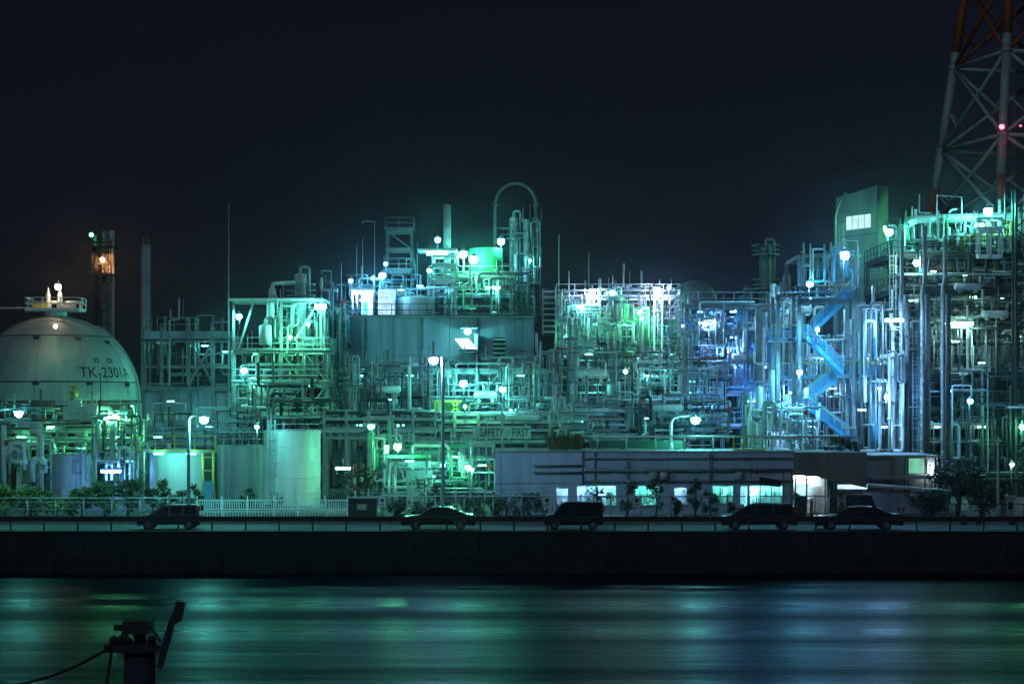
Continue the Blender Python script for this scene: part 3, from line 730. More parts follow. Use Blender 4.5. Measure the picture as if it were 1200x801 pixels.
def tree(px, D, y0, wp, label, seed, n=2600, m=LEAFD):
    rd = random.Random(seed); x = X(px, D); zt = Z(y0, D); rx = wp/2/F*D; H = zt-GZ
    root = thing('broadleaf_tree', (x, D, GZ), label, 'tree', 'trees at the right')
    tk = MB().tube([(x, D, GZ), (x+.15, D, GZ+H*.3), (x, D, GZ+H*.6)], .2, 8, r1=.1); tips = []
    for k in range(7):
        a = rd.uniform(0, 6.28); e = Vector((x+rx*.75*math.cos(a), D+rx*.6*math.sin(a), GZ+H*rd.uniform(.5, .92))); tips.append(e)
        tk.tube([(x+.1, D, GZ+H*rd.uniform(.2, .45)), e.lerp(Vector((x, D, e.z-.7)), .5), e], .07, 5, r1=.02)
    tk.build('trunk', BARK, root)
    mb = MB()
    for i in range(n):
        c = rd.choice(tips); s = rx*.42
        p = c+Vector((rd.gauss(0, .45), rd.gauss(0, .45), rd.gauss(0, .35)))*s*1.4
        d = Vector((rd.uniform(-1, 1), rd.uniform(-1, 1), rd.uniform(-.7, .7))).normalized(); e = d.orthogonal().normalized(); L = .24*rd.uniform(.6, 1.3)
        mb.add([p, p+d*L*.5+e*L*.25, p+d*L, p+d*L*.5-e*L*.25], [(0, 1, 2, 3)])
    mb.build('crown', m, root)
tree(1122, 134, 545, 56, 'round dark tree beside the small block building at the right', 3)
tree(1150, 132, 572, 48, 'low spreading dark tree near the white post at the right', 4)
tree(1090, 131, 578, 44, 'low dark tree right of the parked sedan', 6)
# ------------------------------------------------------------------ office building along the road
OD = 136.0
def wallbox(mb, px0, px1, py0, py1, D, t=.25): return mb.box((X(px0, D), D, Z(py1, D)), (X(px1, D), D+t, Z(py0, D)))
ob = thing('office_building', (X(755, OD), OD, GZ), 'long low grey office with a row of lit windows and wall pipes', 'building')
GF = GZ+.005; top = 530; wy0, wy1 = 567.5, 591
wins = [(652, 666, 571, 591.5, 'w', 1), (676, 699, 568, 592, 'w', 2), (700, 722, 568, 592, 'g', 1), (744, 772, 568, 592, 'g', 2), (790, 805, 571, 591, 'w', 1), (835, 859, 568, 590, 'g', 2), (867, 876, 568, 591, 'w', 1), (878, 917, 568, 591, 'g', 3)]
PANE = bpy.data.materials.new('window_pane'); PANE.use_nodes = True
n, l = nodes_of(PANE); n.clear(); o = n.new('ShaderNodeOutputMaterial'); mx = n.new('ShaderNodeMixShader'); t_ = n.new('ShaderNodeBsdfTransparent'); g_ = n.new('ShaderNodeBsdfGlossy')
g_.inputs['Roughness'].default_value = .03; mx.inputs[0].default_value = .08; l.new(t_.outputs[0], mx.inputs[1]); l.new(g_.outputs[0], mx.inputs[2]); l.new(mx.outputs[0], o.inputs[0])
WG = emat('window_glow_green', (.30, 1.0, .62), .75, .5); WW = emat('window_glow_white', (.62, .88, 1.0), 2.6, .35); WP = emat('window_glow_pale', (.45, .85, .95), 1.2, .4)
# wall built round the openings
edges = [580] + [v for w_ in wins for v in (w_[0], w_[1])] + [930]
for i in range(0, len(edges), 2):
    if edges[i+1]-edges[i] > .3: wallbox(MB(), edges[i], edges[i+1], 566, 604.5, OD).build('wall', OFFW, ob)
for w_ in wins:
    wallbox(MB(), w_[0], w_[1], 566, w_[2], OD).build('wall', OFFW, ob); wallbox(MB(), w_[0], w_[1], w_[3], 604.5, OD).build('wall', OFFW, ob)
seg = [580, 622, 682, 735, 783, 832, 880, 930]
for a, b_ in zip(seg, seg[1:]):           # upper fascia panels, slightly proud and uneven
    MB().box((X(a, OD)+.015, OD-.06-.01*(a % 3), Z(565.9, OD)), (X(b_, OD)-.015, OD+.2, Z(top, OD))).build('fascia_panel', OFFW, ob)
MB().box((X(579, OD), OD-.12, Z(530, OD)+.004), (X(931, OD), OD+9, Z(528, OD))).build('roof', CONC, ob)
MB().box((X(580, OD), OD+.26, GF), (X(580, OD)+.25, OD+9, Z(530, OD))).build('end_wall', OFFW, ob)
MB().box((X(580, OD), OD+8.7, GF), (X(930, OD), OD+9, Z(530, OD))).build('back_wall', CLAD, ob)
for px0, px1, py0, py1, kd, npn in wins:
    fr = MB(); D = OD+.08; a, b_ = X(px0, D), X(px1, D); z0, z1 = Z(py1, D), Z(py0, D)
    for i in range(npn+1):
        x = a+(b_-a)*i/npn; fr.box((x-.035, D, z0), (x+.035, D+.08, z1))
    for z in (z0+.035, z1-.035, z0+(z1-z0)*.42): fr.box((a, D+.004, z-.03), (b_, D+.076, z+.03))
    f = fr.build('window', GREYP, ob)
    MB().box((a-.08, OD-.1, z0-.07), (b_+.08, OD-.002, z0-.003)).build('sill', CONC, f)
    for i in range(npn):
        xa, xb = a+(b_-a)*i/npn+.036, a+(b_-a)*(i+1)/npn-.036
        for k, (q0, q1) in enumerate(((z0+.06, z0+(z1-z0)*.42-.03), (z0+(z1-z0)*.42+.03, z1-.06))):
            MB().box((xa, D+.03, q0), (xb, D+.04, q1)).build('pane', PANE, f)
# lit rooms behind the panes
ROOMW = mat('room_wall', (.62, .66, .60), .8, 0, .1); BLIND = mat('window_blind', (.75, .76, .74), .7, 0, .05)
nb, lb2 = nodes_of(BLIND); tl = nb.new('ShaderNodeBsdfTranslucent'); tl.inputs[0].default_value = (.85, .88, .88, 1); mxb = nb.new('ShaderNodeMixShader'); mxb.inputs[0].default_value = .7
lb2.new(nb['Principled BSDF'].outputs[0], mxb.inputs[1]); lb2.new(tl.outputs[0], mxb.inputs[2]); lb2.new(mxb.outputs[0], nb['Material Output'].inputs[0])
FURN = mat('furniture', (.18, .17, .15), .6)
zc = Z(566.5, OD); ra, rb_ = X(642, OD), X(922, OD)
MB().box((ra, OD+3.4, GF), (rb_, OD+3.5, zc)).build('room_wall', ROOMW, ob); MB().box((ra, OD+.26, zc), (rb_, OD+3.5, zc+.1)).build('ceiling', ROOMW, ob); MB().box((ra, OD+.26, GF+.3), (rb_, OD+3.39, GF+.36)).build('floor', FURN, ob)
for px in (642, 671, 735, 783, 820, 863.5, 922): MB().box((X(px, OD)-.05, OD+.26, GF+.37), (X(px, OD)+.05, OD+3.39, zc-.01)).build('partition', ROOMW, ob)
for px, mt in ((652, WBL), (661, WBL), (683, WBL), (694, WBL), (709, TEAL), (720, TEAL), (745, TEAL), (762, TEAL), (790, WBL), (801, WBL), (839, TEAL), (853, TEAL), (872, WBL), (886, TEAL), (899, TEAL), (912, TEAL)):
    MB().cbox((X(px, OD), OD+1.7, zc-.09), (.16, 1.6, .06)).build('ceiling_tube', emat('room_tube_'+CN[mt], mt, 520 if mt is WBL else 130), ob)
rd = random.Random(77)
for px in range(655, 918, 9):
    h_ = rd.uniform(.7, 1.7); w2 = rd.uniform(.3, .7); MB().box((X(px, OD)-w2/2, OD+rd.uniform(1.2, 2.4), GF+.37), (X(px, OD)+w2/2, OD+2.9, GF+.37+h_)).build('cupboard', rd.choice((FURN, GREYP, MID, PALE)), ob)
for px0, px1, py0, py1, kd, npn in wins:
    bm_ = MB(); z0, z1 = Z(py1, OD)+.08, Z(py0, OD)-.06
    lim = z1 if kd == 'w' else z0+(z1-z0)*.3; z = z0
    if px0 in (700, 744): continue
    while z < lim: bm_.box((X(px0, OD)+.06, OD+.27, z), (X(px1, OD)-.06, OD+.275, z+.05)); z += .07
    bm_.build('blind', BLIND, ob)
# pipes and cable runs on the wall
for py, r in ((536.5, .05), (550.5, .11), (563, .05)):
    MB().cyl((X(684, OD), OD-.25, Z(py, OD)), (X(929, OD), OD-.25, Z(py, OD)), r, 8).build('wall_pipe', MID, ob)
MB().cyl((X(625, OD), OD-.25, Z(545, OD)), (X(682, OD), OD-.25, Z(545, OD)), .06, 8).build('wall_pipe', MID, ob)
MB().cyl((X(625, OD), OD-.25, Z(553, OD)), (X(682, OD), OD-.25, Z(553, OD)), .06, 8).build('wall_pipe', MID, ob)
for px, y0, y1 in ((683, 528, 568), (697, 528, 562), (736, 540, 566), (831.5, 531, 566), (834, 531, 566), (917.5, 552, 600), (927, 550, 604)):
    MB().cyl((X(px, OD), OD-.16, Z(y1, OD)), (X(px, OD), OD-.16, Z(y0, OD)), .06, 8).build('down_pipe', MID, ob)
for px in (766, 778, 866): # fans, vents on the wall
    MB().lathe((X(px, OD), OD-.3, Z(556, OD)), [(.01, .22), (.3, .2), (.36, 0), (.3, -.3), (.05, -.32)], 12).build('vent_hood', GREYP, ob)
MB().beam((X(888, OD), OD-.9, Z(562, OD)), (X(915, OD), OD-.15, Z(566.5, OD)), .06, .5).build('awning', DARK, ob)
for k in range(8):
    x = X(705+k*26, OD); MB().cbox((x, OD-.2, Z(551, OD)), (.08, .22, .4)).build('pipe_bracket', DARK, ob)
# roof hand rail / pipe over the office, with green duct
rr = thing('roof_pipe_run', (X(820, OD+2), OD+2, Z(528, OD)), 'pale pipe on posts running along the office roof', 'pipes')
MB().cyl(P(690, 511, OD+2), P(1010, 511.5, OD+2), .07, 8).build('pipe', PALE, rr)
for px in range(700, 1010, 34): MB().cyl((X(px, OD+2), OD+2, Z(528, OD)), P(px, 512, OD+2), .05, 6).build('support', GALV, rr)
rd_ = thing('roof_duct', P(745, 527, OD+4), 'low green duct lying on the office roof', 'duct')
MB().box((X(692, OD+4), OD+4, Z(525, OD+4)), (X(800, OD+4), OD+5, Z(516, OD+4))).build('duct', DUCTG, rd_)
for px in (700, 730, 765, 795): MB().box((X(px, OD+4)-.1, OD+4.1, Z(528, OD+2)), (X(px, OD+4)+.1, OD+4.8, Z(525, OD+4)-.004)).build('foot', GREYP, rd_)
yr = thing('roof_railing', P(880, 529, OD+1), 'yellow topped railing on the right part of the office roof', 'railing')
rail_mb([(X(860, OD+1), OD+1, Z(528, OD)), (X(897, OD+1), OD+1, Z(528, OD))], 1.0, .9).build('railing', YELP, yr)
for i, (px, lb) in enumerate(((648, 'spiky grass clump on the left end of the office roof'), (660, 'middle spiky grass clump on the office roof'), (674, 'spiky grass clump right beside the roof gap'))):
    plant('grass_clump', px, 522, 16, 17, OD+1.5, 160, lb, 'plant', LEAFY, 1.0, 110+i, trunk=False, group='grass clumps on the roof', zb=Z(528, OD)+.01, spiky=True)
for i, (px, ht) in enumerate(((985, 512), (998, 516))):
    plant('shrub', px, (ht+532)/2, 22, 532-ht, OD+3, 600, ('tall' if i == 0 else 'low')+' leafy shrub on the roof edge beside the stairs', 'shrub', LEAF, .17, 120+i, zb=Z(531, OD+3), group='shrubs on the roof edge')

# loading bay beside the office: olive canopy over a white lit bay
lb_ = thing('loading_bay', (X(972, OD), OD, GZ), 'olive concrete canopy over a bright white loading bay', 'building')
z1 = Z(529.5, OD); a, b_ = X(931.2, OD), X(1014, OD)
MB().prism([(a, z1), (a, Z(556, OD)), (X(950, OD), Z(557, OD)), (b_, Z(571, OD)), (b_, z1)], OD-.6, OD+6).build('canopy', OLIVE, lb_)
MB().box((a, OD+2.2, GF), (X(975, OD), OD+2.4, Z(557.5, OD))).build('bay_wall', WHITE, lb_)
MB().box((X(975, OD)+.004, OD+1, GF), (X(1014, OD), OD+1.2, Z(573, OD))).build('side_wall', CONCD, lb_)
MB().box((X(958, OD), OD+2.12, GF), (X(967, OD), OD+2.196, Z(571, OD))).build('door', GREYP, lb_)
for x0, x1 in ((938, 954), ):
    MB().box((X(x0, OD), OD+2.1, Z(586, OD)), (X(x1, OD), OD+2.196, Z(568, OD))).build('bay_window', WP, lb_)
for px in (933, 946, 968): MB().cyl((X(px, OD), OD+.3, GF), (X(px, OD), OD+.3, Z(557, OD)), .06, 8).build('bay_post', GREYP, lb_)
for k in range(3):
    x = X(936+k*11, OD); MB().cbox((x, OD+1.6, Z(560, OD)), (.8, .12, .07)).build('bay_light', emat('tube_white', (.7, .9, 1), 60), lb_)
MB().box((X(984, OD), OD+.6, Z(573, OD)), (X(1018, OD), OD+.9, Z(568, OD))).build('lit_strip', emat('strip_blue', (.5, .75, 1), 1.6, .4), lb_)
sb = thing('dark_shed', (X(1000, 133), 133, GZ), 'dark shed with sloping right side behind the sedan at the bay', 'shed')
MB().prism([(X(984, 133), GF), (X(984, 133), Z(581, 133)), (X(1020, 133), Z(580, 133)), (X(1030, 133), GF)], 132.6, 134).build('body', CONCD, sb)
MB().box((X(983, 133), 132.5, Z(580.9, 133)+.02), (X(1021, 133), 134.1, Z(579, 133))).build('roof', DARK, sb)
lk = thing('cabinet', (X(936, 132), 132, GZ), 'tall dark cabinet in front of the loading bay', 'cabinet')
MB().box((X(931, 132), 132, GF), (X(945, 132), 132.7, Z(582, 132))).build('body', DARK, lk); MB().box((X(930.5, 132), 131.95, Z(582, 132)+.004), (X(945.5, 132), 132.75, Z(580.8, 132))).build('lid', DARK, lk)
rp_ = thing('red_post', (X(951, 131.6), 131.6, GZ), 'short red post beside the tall dark cabinet at the bay', 'post')
MB().cyl((X(951, 131.6), 131.6, GF), (X(951, 131.6), 131.6, Z(586, 131.6)), .11, 10).build('post', REDP, rp_); MB().sphere((X(951, 131.6), 131.6, Z(585.5, 131.6)), .13, 8, 5).build('cap', WHITE, rp_)

# right hand block building
rb = thing('block_building', (X(1058, 141), 141, GZ), 'low concrete block building with a bright green end panel at the right', 'building')
MB().box((X(1014.5, 141), 141, GF), (X(1099, 141), 149, Z(536, 141))).build('wall', CONC, rb)
MB().box((X(1013, 141), 140.7, Z(536, 141)+.004), (X(1100, 141), 149.3, Z(533, 141))).build('roof', CONC, rb)
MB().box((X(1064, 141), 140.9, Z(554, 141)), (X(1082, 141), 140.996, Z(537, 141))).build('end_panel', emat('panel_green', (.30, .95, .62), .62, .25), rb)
MB().box((X(1014, 141), 139.6, Z(560, 141)), (X(1108, 141), 140.6, Z(556, 141))).build('balcony', CONC, rb)
for px in (1044, 1060, 1064, 1084, 1096): MB().cyl((X(px, 139.9), 139.9, GF), (X(px, 139.9), 139.9, Z(534, 139.9)), .06, 6).build('down_pipe', DARK, rb)
for px, y0 in ((1086, 537), (1092, 545), (1097.5, 537)): MB().cbox((X(px, 140.5), 140.6, Z((y0+560)/2-2, 140.5)), (.12, .12, (556-y0)/16*1.0)).build('strip_light', emat('tube_white', (.7, .9, 1), 60), rb) if px == 1092 else MB().cbox((X(px, 140.5), 140.6, Z((y0+556)/2, 140.5)), (.14, .14, (554-y0)/16)).build('white_pipe', WHITE, rb)
sv = thing('sloped_roof_shed', (X(1070, 138), 138, GZ), 'pale sloping shed roof below the block building at the right', 'shed')
MB().prism([(X(1012, 138), Z(566, 138)), (X(1110, 138), Z(573, 138)), (X(1110, 138), Z(575, 138)), (X(1012, 138), Z(569, 138))], 136.5, 139.4).build('roof', PALE, sv)
MB().box((X(1016, 138), 137, GF), (X(1108, 138), 139.2, Z(576, 138))).build('wall', CLAD, sv)

# ------------------------------------------------------------------ spherical tank with lettering
SD = 165.0; SC = P(65, 468, SD); SR = 98/F*SD
st = thing('spherical_tank', (SC.x, SC.y, GZ), 'large white spherical tank lettered TK-2301A with red brown lower half', 'tank')
def arc(r, t0, t1, k=20): return [(r*math.cos(t0+(t1-t0)*j/k) if abs(math.cos(t0+(t1-t0)*j/k)) > 1e-4 else .005, r*math.sin(t0+(t1-t0)*j/k)) for j in range(k+1)]
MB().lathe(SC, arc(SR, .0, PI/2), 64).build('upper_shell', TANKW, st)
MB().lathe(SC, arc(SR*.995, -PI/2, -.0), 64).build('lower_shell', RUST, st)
for py, wd in ((395, .09), (448, .10), (468, .16)):
    z = Z(py, SD)-SC.z; rr_ = math.sqrt(SR*SR-z*z); MB().lathe((SC.x, SC.y, SC.z+z), [(rr_+.002, -wd/2), (rr_+.05, -wd/2), (rr_+.05, wd/2), (rr_-.01, wd/2)], 64).build('seam_ring', DARK if py != 468 else TANKW, st)
for lon in (-20, -55, -90, -125, -160):
    a = R(lon); MB().tube([(SC.x+(SR+.01)*math.cos(t)*math.cos(a), SC.y+(SR+.01)*math.cos(t)*math.sin(a), SC.z+(SR+.01)*math.sin(t)) for t in [R(4)+R(78)*j/16 for j in range(17)]], .03, 5).build('weld_seam', TANKG, st)
for k in range(10):
    a = 2*PI*k/10+.2; x, y = SC.x+SR*.97*math.cos(a), SC.y+SR*.97*math.sin(a)
    MB().cyl((x, y, GF), (x, y, SC.z-.3), .32, 12).build('leg', PALE, st)
    a2 = a+2*PI/10; MB().beam((x, y, GF+.6), (SC.x+SR*.97*math.cos(a2), SC.y+SR*.97*math.sin(a2), SC.z-2.6), .09).build('brace', MID, st)
# lettering wrapped on the sphere
def text_on_sphere(s, size, lon_px, lat_py):
    cu = bpy.data.curves.new('lettering', 'FONT'); cu.body = s; cu.size = size; cu.align_x = 'CENTER'; cu.resolution_u = 3; cu.offset = .012
    to = bpy.data.objects.new('lettering', cu); COL.objects.link(to); bpy.context.view_layer.update()
    me = bpy.data.meshes.new_from_object(to.evaluated_get(bpy.context.evaluated_depsgraph_get())); bpy.data.objects.remove(to)
    z = Z(lat_py, SD)-SC.z; lat0 = math.asin(z/SR); rr = SR*math.cos(lat0); lon0 = math.asin((X(lon_px, SD)-SC.x)/rr)
    mb = MB(); vs = []
    for v in me.vertices:
        lon = lon0+v.co.x/rr; lat = lat0+v.co.y/SR; r = SR+.02
        vs.append((SC.x+r*math.cos(lat)*math.sin(lon), SC.y-r*math.cos(lat)*math.cos(lon), SC.z+r*math.sin(lat)))
    mb.add(vs, [tuple(p.vertices) for p in me.polygons])
    return mb
text_on_sphere('TK-2301A', 1.3, 140, 443).build('lettering', INK, st)
for px in (126, 138):   # two small worn marks above the number
    c = px; mbk = MB(); z = Z(423.5, SD)-SC.z; 
    for dx, dz, lw, lh in ((0, .12, .5, .09), (0, -.12, .5, .09), (-.12, 0, .09, .5), (.14, 0, .09, .5)):
        lon = math.asin((X(px, SD)-SC.x+dx)/math.sqrt(SR*SR-z*z)); lat = math.asin((z+dz)/SR)
        p = Vector((SC.x+(SR+.02)*math.cos(lat)*math.sin(lon), SC.y-(SR+.02)*math.cos(lat)*math.cos(lon), SC.z+z+dz)); t = Vector((math.cos(lon), math.sin(lon), 0)); u = (p-SC).normalized().cross(t)*-1
        q = [p+t*(i*lw/2)+u*(j*lh/2) for i, j in ((-1,-1),(1,-1),(1,1),(-1,1))]; mbk.add(q, [(0,1,2,3)])
    mbk.build('mark', INK, st)
for px, py in ((60, 398), (104, 399), (131, 402), (66, 450), (122, 450), (155, 451)):  # lugs at the seams
    z = Z(py, SD)-SC.z; rr = math.sqrt(max(.1, SR*SR-z*z)); sx = max(-.98, min(.98, (X(px, SD)-SC.x)/rr)); lon = math.asin(sx)
    MB().cbox((SC.x+(rr+.05)*math.sin(lon), SC.y-(rr+.05)*math.cos(lon), SC.z+z), (.5, .3, .3)).build('lug', DARK, st)
# vertical drain pipe down the right side
MB().tube([(SC.x+(SR+.12)*math.cos(t)*math.cos(R(-4)), SC.y+(SR+.12)*math.cos(t)*math.sin(R(-4)), SC.z+(SR+.12)*math.sin(t)) for t in [R(60)-R(80)*j/14 for j in range(15)]], .07, 6).build('drain_pipe', GREYP, st)
# top platform with valves
TP = thing('tank_top_platform', (SC.x, SC.y, Z(371, SD)), 'pale platform with valves and railing on top of the spherical tank', 'platform')
zt = Z(364, SD); MB().cbox((SC.x, SC.y, zt), (4.6, 3, .14)).build('deck', PALE, TP)
MB().cyl((SC.x, SC.y, Z(372, SD)), (SC.x, SC.y, zt), 1.0, 16).build('neck', PALE, TP)
rail_mb([(SC.x-2.3, SC.y+1.5, zt+.07), (SC.x-2.3, SC.y-1.5, zt+.07), (SC.x+2.3, SC.y-1.5, zt+.07), (SC.x+2.3, SC.y+1.5, zt+.07)], 1.0).build('railing', PALE, TP)
for px in (58, 72):
    c = P(px, 362, SD); MB().lathe((c.x, c.y-.5, zt+.07), [(.3, 0), (.3, .5), (.22, .6), (.22, 1.3), (.1, 1.5), (.06, 1.9), (.01, 1.95)], 12).build('relief_valve', GREYP, TP)
MB().cyl(P(30, 354, SD), P(98, 354.5, SD), .16, 8).build('header_pipe', PALE, TP)
MB().cyl(P(-5, 361, SD), P(55, 360.5, SD), .1, 8).build('branch_pipe', PALE, TP)
for px in (32, 44, 52, 84, 94): MB().cyl(P(px, 354, SD), (X(px, SD), SD, zt-.2), .06, 6).build('support', PALE, TP)
drum_ = None
MB().cbox(P(48, 358, SD-.6), (1.2, .5, .5)).build('valve_block', YELP, TP); MB().cbox(P(78, 359, SD-.6), (1.5, .5, .4)).build('valve_block', GREYP, TP)

# ------------------------------------------------------------------ cylindrical tanks
def cyl_tank(label, px0, px1, y0, D, m, dome=.12, rings=3, rib=0, rail=None, ladder_px=None, name='storage_tank', stain=False):
    r = (px1-px0)/2/F*D; x = X((px0+px1)/2, D); h = Z(y0, D)-GZ
    root = thing(name, (x, D, GZ), label, 'tank', 'upright storage tanks'); n = 48
    MB().lathe((x, D, GZ), [(r+.25, 0), (r+.25, .22), (r, .224)], n).build('plinth', CONC, root)
    MB().lathe((x, D, GZ), [(r, .22), (r, h)], n).build('shell', m, root)
    MB().lathe((x, D, GZ), [(r+.05, h-.02), (r+.06, h+.05), (r*.8, h+r*dome*.5), (r*.4, h+r*dome*.85), (.01, h+r*dome)], n).build('roof', m, root)
    for i in range(1, rings+1):
        z = h*i/(rings+1); MB().lathe((x, D, GZ+z), [(r+.003, -.03), (r+.03, -.025), (r+.03, .025), (r+.003, .03)], n).build('seam_ring', m, root)
    for i in range(rib):
        a = -PI*(i+.5)/rib; MB().cbox((x+(r+.03)*math.cos(a), D+(r+.03)*math.sin(a), GZ+h/2+.1), (.07, .07, h-.3)).build('rib', m, root)
    if rail:
        k = 20; rail_mb([(x+(r-.1)*math.cos(2*PI*j/k), D+(r-.1)*math.sin(2*PI*j/k), GZ+h+.06) for j in range(k+1)], rail[0], 9, .03).build('railing', rail[1], root)
    if ladder_px:
        lx = X(ladder_px, D); dy = math.sqrt(max(.05, r*r-(lx-x)**2)); ladder_mb((lx, D-dy-.14, GZ+.3), GZ+h+.9, cage=True).build('ladder', GALV, root)
    MB().cyl((x-r*.3, D, GZ+h), (x-r*.3, D, GZ+h+.75), .12, 8).build('vent', m, root)
    MB().cbox((x, D-r-.04, GZ+.9), (.7, .1, .7)).build('manhole', m, root)
    return root
cyl_tank('wide low grey green tank under the pipe rack at the left', 54, 113, 533, 151, TANKG, .05, 2, 0, (1.0, GALV), 99)
cyl_tank('bright white domed tank with yellow railing behind the shrubs', 176, 239, 531, 145, WHITE, .22, 0, 0, None, None)
cyl_tank('grey ribbed tank between the domed tank and the tall tank', 255, 310, 523, 151, TANKG, .05, 1, 8, (1.1, GREYP), None)
cyl_tank('tall white tank with seam rings in front of the pipe frames', 309, 375.5, 505, 146, PALE, .04, 4, 0, (1.0, GALV), 322)
# access platform over the domed tank, yellow rails
ap = thing('tank_access_platform', (X(203, 144), 144, GZ), 'yellow railed access platform over the domed white tank', 'platform')
zz = Z(528, 143); xa, xb = X(163, 143), X(254, 143)
MB().box((xa, 141.6, zz-.1), (xb, 142.5, zz)).build('deck', MID, ap)
rail_mb([(xa, 142.4, zz), (xa, 141.7, zz), (xb, 141.7, zz), (xb, 142.4, zz)], 1.15, 1.3).build('railing', YELP, ap)
for px in (164, 240, 252): MB().cyl((X(px, 143), 142.1, GF), (X(px, 143), 142.1, zz-.1), .09, 8).build('column', YELP if px > 200 else GALV, ap)
for k in range(5):
    z = GF+.9+k*1.0; MB().beam((X(240, 143), 142.1, z), (X(252, 143), 142.1, z), .07).build('rung', YELP, ap)
MB().box((X(241, 143), 141.8, GF), (X(252, 143), 142.6, GF+2.1)).build('stair_box', BLUEP, ap)
MB().tube(bend([(X(173, 143), 141.5, GF), (X(173, 143), 141.5, Z(526, 143)), (X(181, 143), 141.5, Z(526, 143))], .4), .09, 8).build('riser_pipe', PALE, ap)

# ------------------------------------------------------------------ stacks and transmission tower
s1 = thing('flare_stack', (X(121, 230), 230, GZ), 'dark lattice stack pair with an orange lamp behind the spherical tank', 'stack')
for px, r, y0, m_ in ((113.5, .35, 276, DARK), (123.5, .5, 271, MID), (130, .42, 270, PALE)):
    MB().tube([(X(px, 230), 230+(px-121)*.05, GZ), (X(px, 230), 230+(px-121)*.05, Z(y0, 230))], r*1.1, 12, r1=r*.85).build('flue', m_, s1)
for px in (111, 132.5):
    for y in (228.7, 231.3): MB().beam((X(px, 230), y, GZ), (X(px, 230), y, Z(282, 230)), .14).build('mast_leg', DARK, s1)
for i, py in enumerate(range(286, 520, 12)):
    z = Z(py, 230)
    MB().box((X(110.5, 230), 228.5, z), (X(133, 230), 228.64, z+.14)).build('cross_bar', DARK, s1)
    a, b_ = (111, 132.5) if i % 2 else (132.5, 111); MB().beam((X(a, 230), 228.62, z), (X(b_, 230), 228.62, Z(py+12, 230)), .08).build('lattice_bar', DARK, s1)
for py in (290, 322): MB().cbox((X(121.5, 230), 229.9, Z(py, 230)), (2.7, 3, .14)).build('platform', DARK, s1); rail_mb([(X(108.5, 230), 228.4, Z(py, 230)), (X(134.5, 230), 228.4, Z(py, 230))], 1.1, .9).build('railing', DARK, s1)
s2 = thing('chimney_stack', (X(171, 205), 205, GZ), 'slim pale chimney with a ladder standing alone at the left', 'stack')
MB().tube([(X(171, 205), 205, GZ), (X(171, 205), 205, Z(288, 205))], .62, 20, r1=.5).build('flue', TANKG, s2)
ladder_mb((X(173.5, 205), 204.2, GZ+2), Z(289, 205), cage=True).build('ladder', PALE, s2)
for py in (290, 328, 402, 470): MB().lathe((X(171, 205), 205, Z(py, 205)), [(.6, -.09), (.68, -.08), (.68, .08), (.6, .09)], 20).build('band', MID, s2)
tt = thing('transmission_tower', (X(1203.5, 260), 260, GZ), 'tall red and white lattice transmission tower at the right edge', 'tower')
TD = 260.0
def leg_at(i, z):   # four legs converging upwards, the tower turned so that two of them are in the frame
    t = (Z(-488, TD)-z)/(Z(-488, TD)-Z(216, TD)); r = 110/F*TD*t; v = ((-.867, .4985), (-.4985, -.867), (.867, -.4985), (.4985, .867))[i]
    return Vector((X(1203.5, TD)+v[0]*r, TD+v[1]*r, z))
levs = [Z(py, TD) for py in (560, 460, 360, 262, 170, 73, -24, -120)]
def tcol(z):
    py = HOR-(z-CAMZ)*F/TD
    return ORNG if (py > 216 and py < 330) or (py < 54 and py > -60) else PYLW
cuts = sorted(levs+[Z(54, TD), Z(216, TD), Z(330, TD)])
for i in range(4):
    for a, b_ in zip(cuts, cuts[1:]):
        MB().tube([leg_at(i, a), leg_at(i, b_)], .64, 12, r1=.61).build('leg', tcol((a+b_)/2), tt)
    for z in levs: MB().cyl(leg_at(i, z-.25), leg_at(i, z+.25), .72, 12).build('flange', tcol(z), tt)
for f in range(4):
    i, j = f, (f+1) % 4
    for k, (a, b_) in enumerate(zip(levs, levs[1:])):
        A0, A1, B0, B1 = leg_at(i, a), leg_at(i, b_), leg_at(j, a), leg_at(j, b_); m_ = tcol((a+b_)/2)
        MB().cyl(A1, B1, .27, 8).build('horizontal', tcol(b_), tt)
        for p, q_ in ((A0, B1), (B0, A1)):
            MB().cyl(p, q_, .27, 8).build('diagonal', m_, tt)
        c = (A0+B0+A1+B1)/4; MB().cyl(A0.lerp(A1, .5), A0.lerp(B1, .25), .15, 6).build('strut', m_, tt); MB().cyl(B0.lerp(B1, .5), B0.lerp(A1, .25), .15, 6).build('strut', m_, tt)
ladder_mb((X(1192, TD), TD+2, GZ), Z(-100, TD), .6).build('ladder', PALE, tt)
plant_lamp(1174, 148.5, TD-15, RED, 60, 'red warning lamp on the white part of the transmission tower', .42, .8, group='warning lamps')
plant_lamp(1196, 147.5, TD+5, RED, 8, 'tiny red warning lamp at the frame edge on the tower', .16, .8, group='warning lamps')
# ------------------------------------------------------------------ the plant, left to right
# A: under and beside the spherical tank
pipe_rack('low pipe rack crossing in front of the spherical tank', -30, 166, (497, 508, 520), 153, 6, 2.2, 11, per=4, m=MID)
pipework('pale standpipes and pipes left of the wide low tank', 2, 60, 505, 582, 148, 150, 22, 101, vert=.85, rs=(.08, .12, .2, .26), mix=[PALE, PALE, GALV, WHITE])
pipework('tangle of pipes and valves round the blue lamp', 112, 166, 500, 580, 147, 153, 60, 102, vert=.6, rs=(.04, .06, .08, .12), nval=16)
pipework('small pipes above the low rack under the spherical tank', 0, 160, 478, 505, 151, 153, 34, 103, vert=.35, rs=(.04, .06, .09))
gr = thing('equipment_cage', (X(94, 151), 151, Z(497, 151)), 'pale wire grille cage with railing in front of the spherical tank', 'cage')
gm = MB(); D = 151.0
for i in range(13): gm.beam(P(75+i*3.17, 491, D), P(75+i*3.17, 476, D), .045)
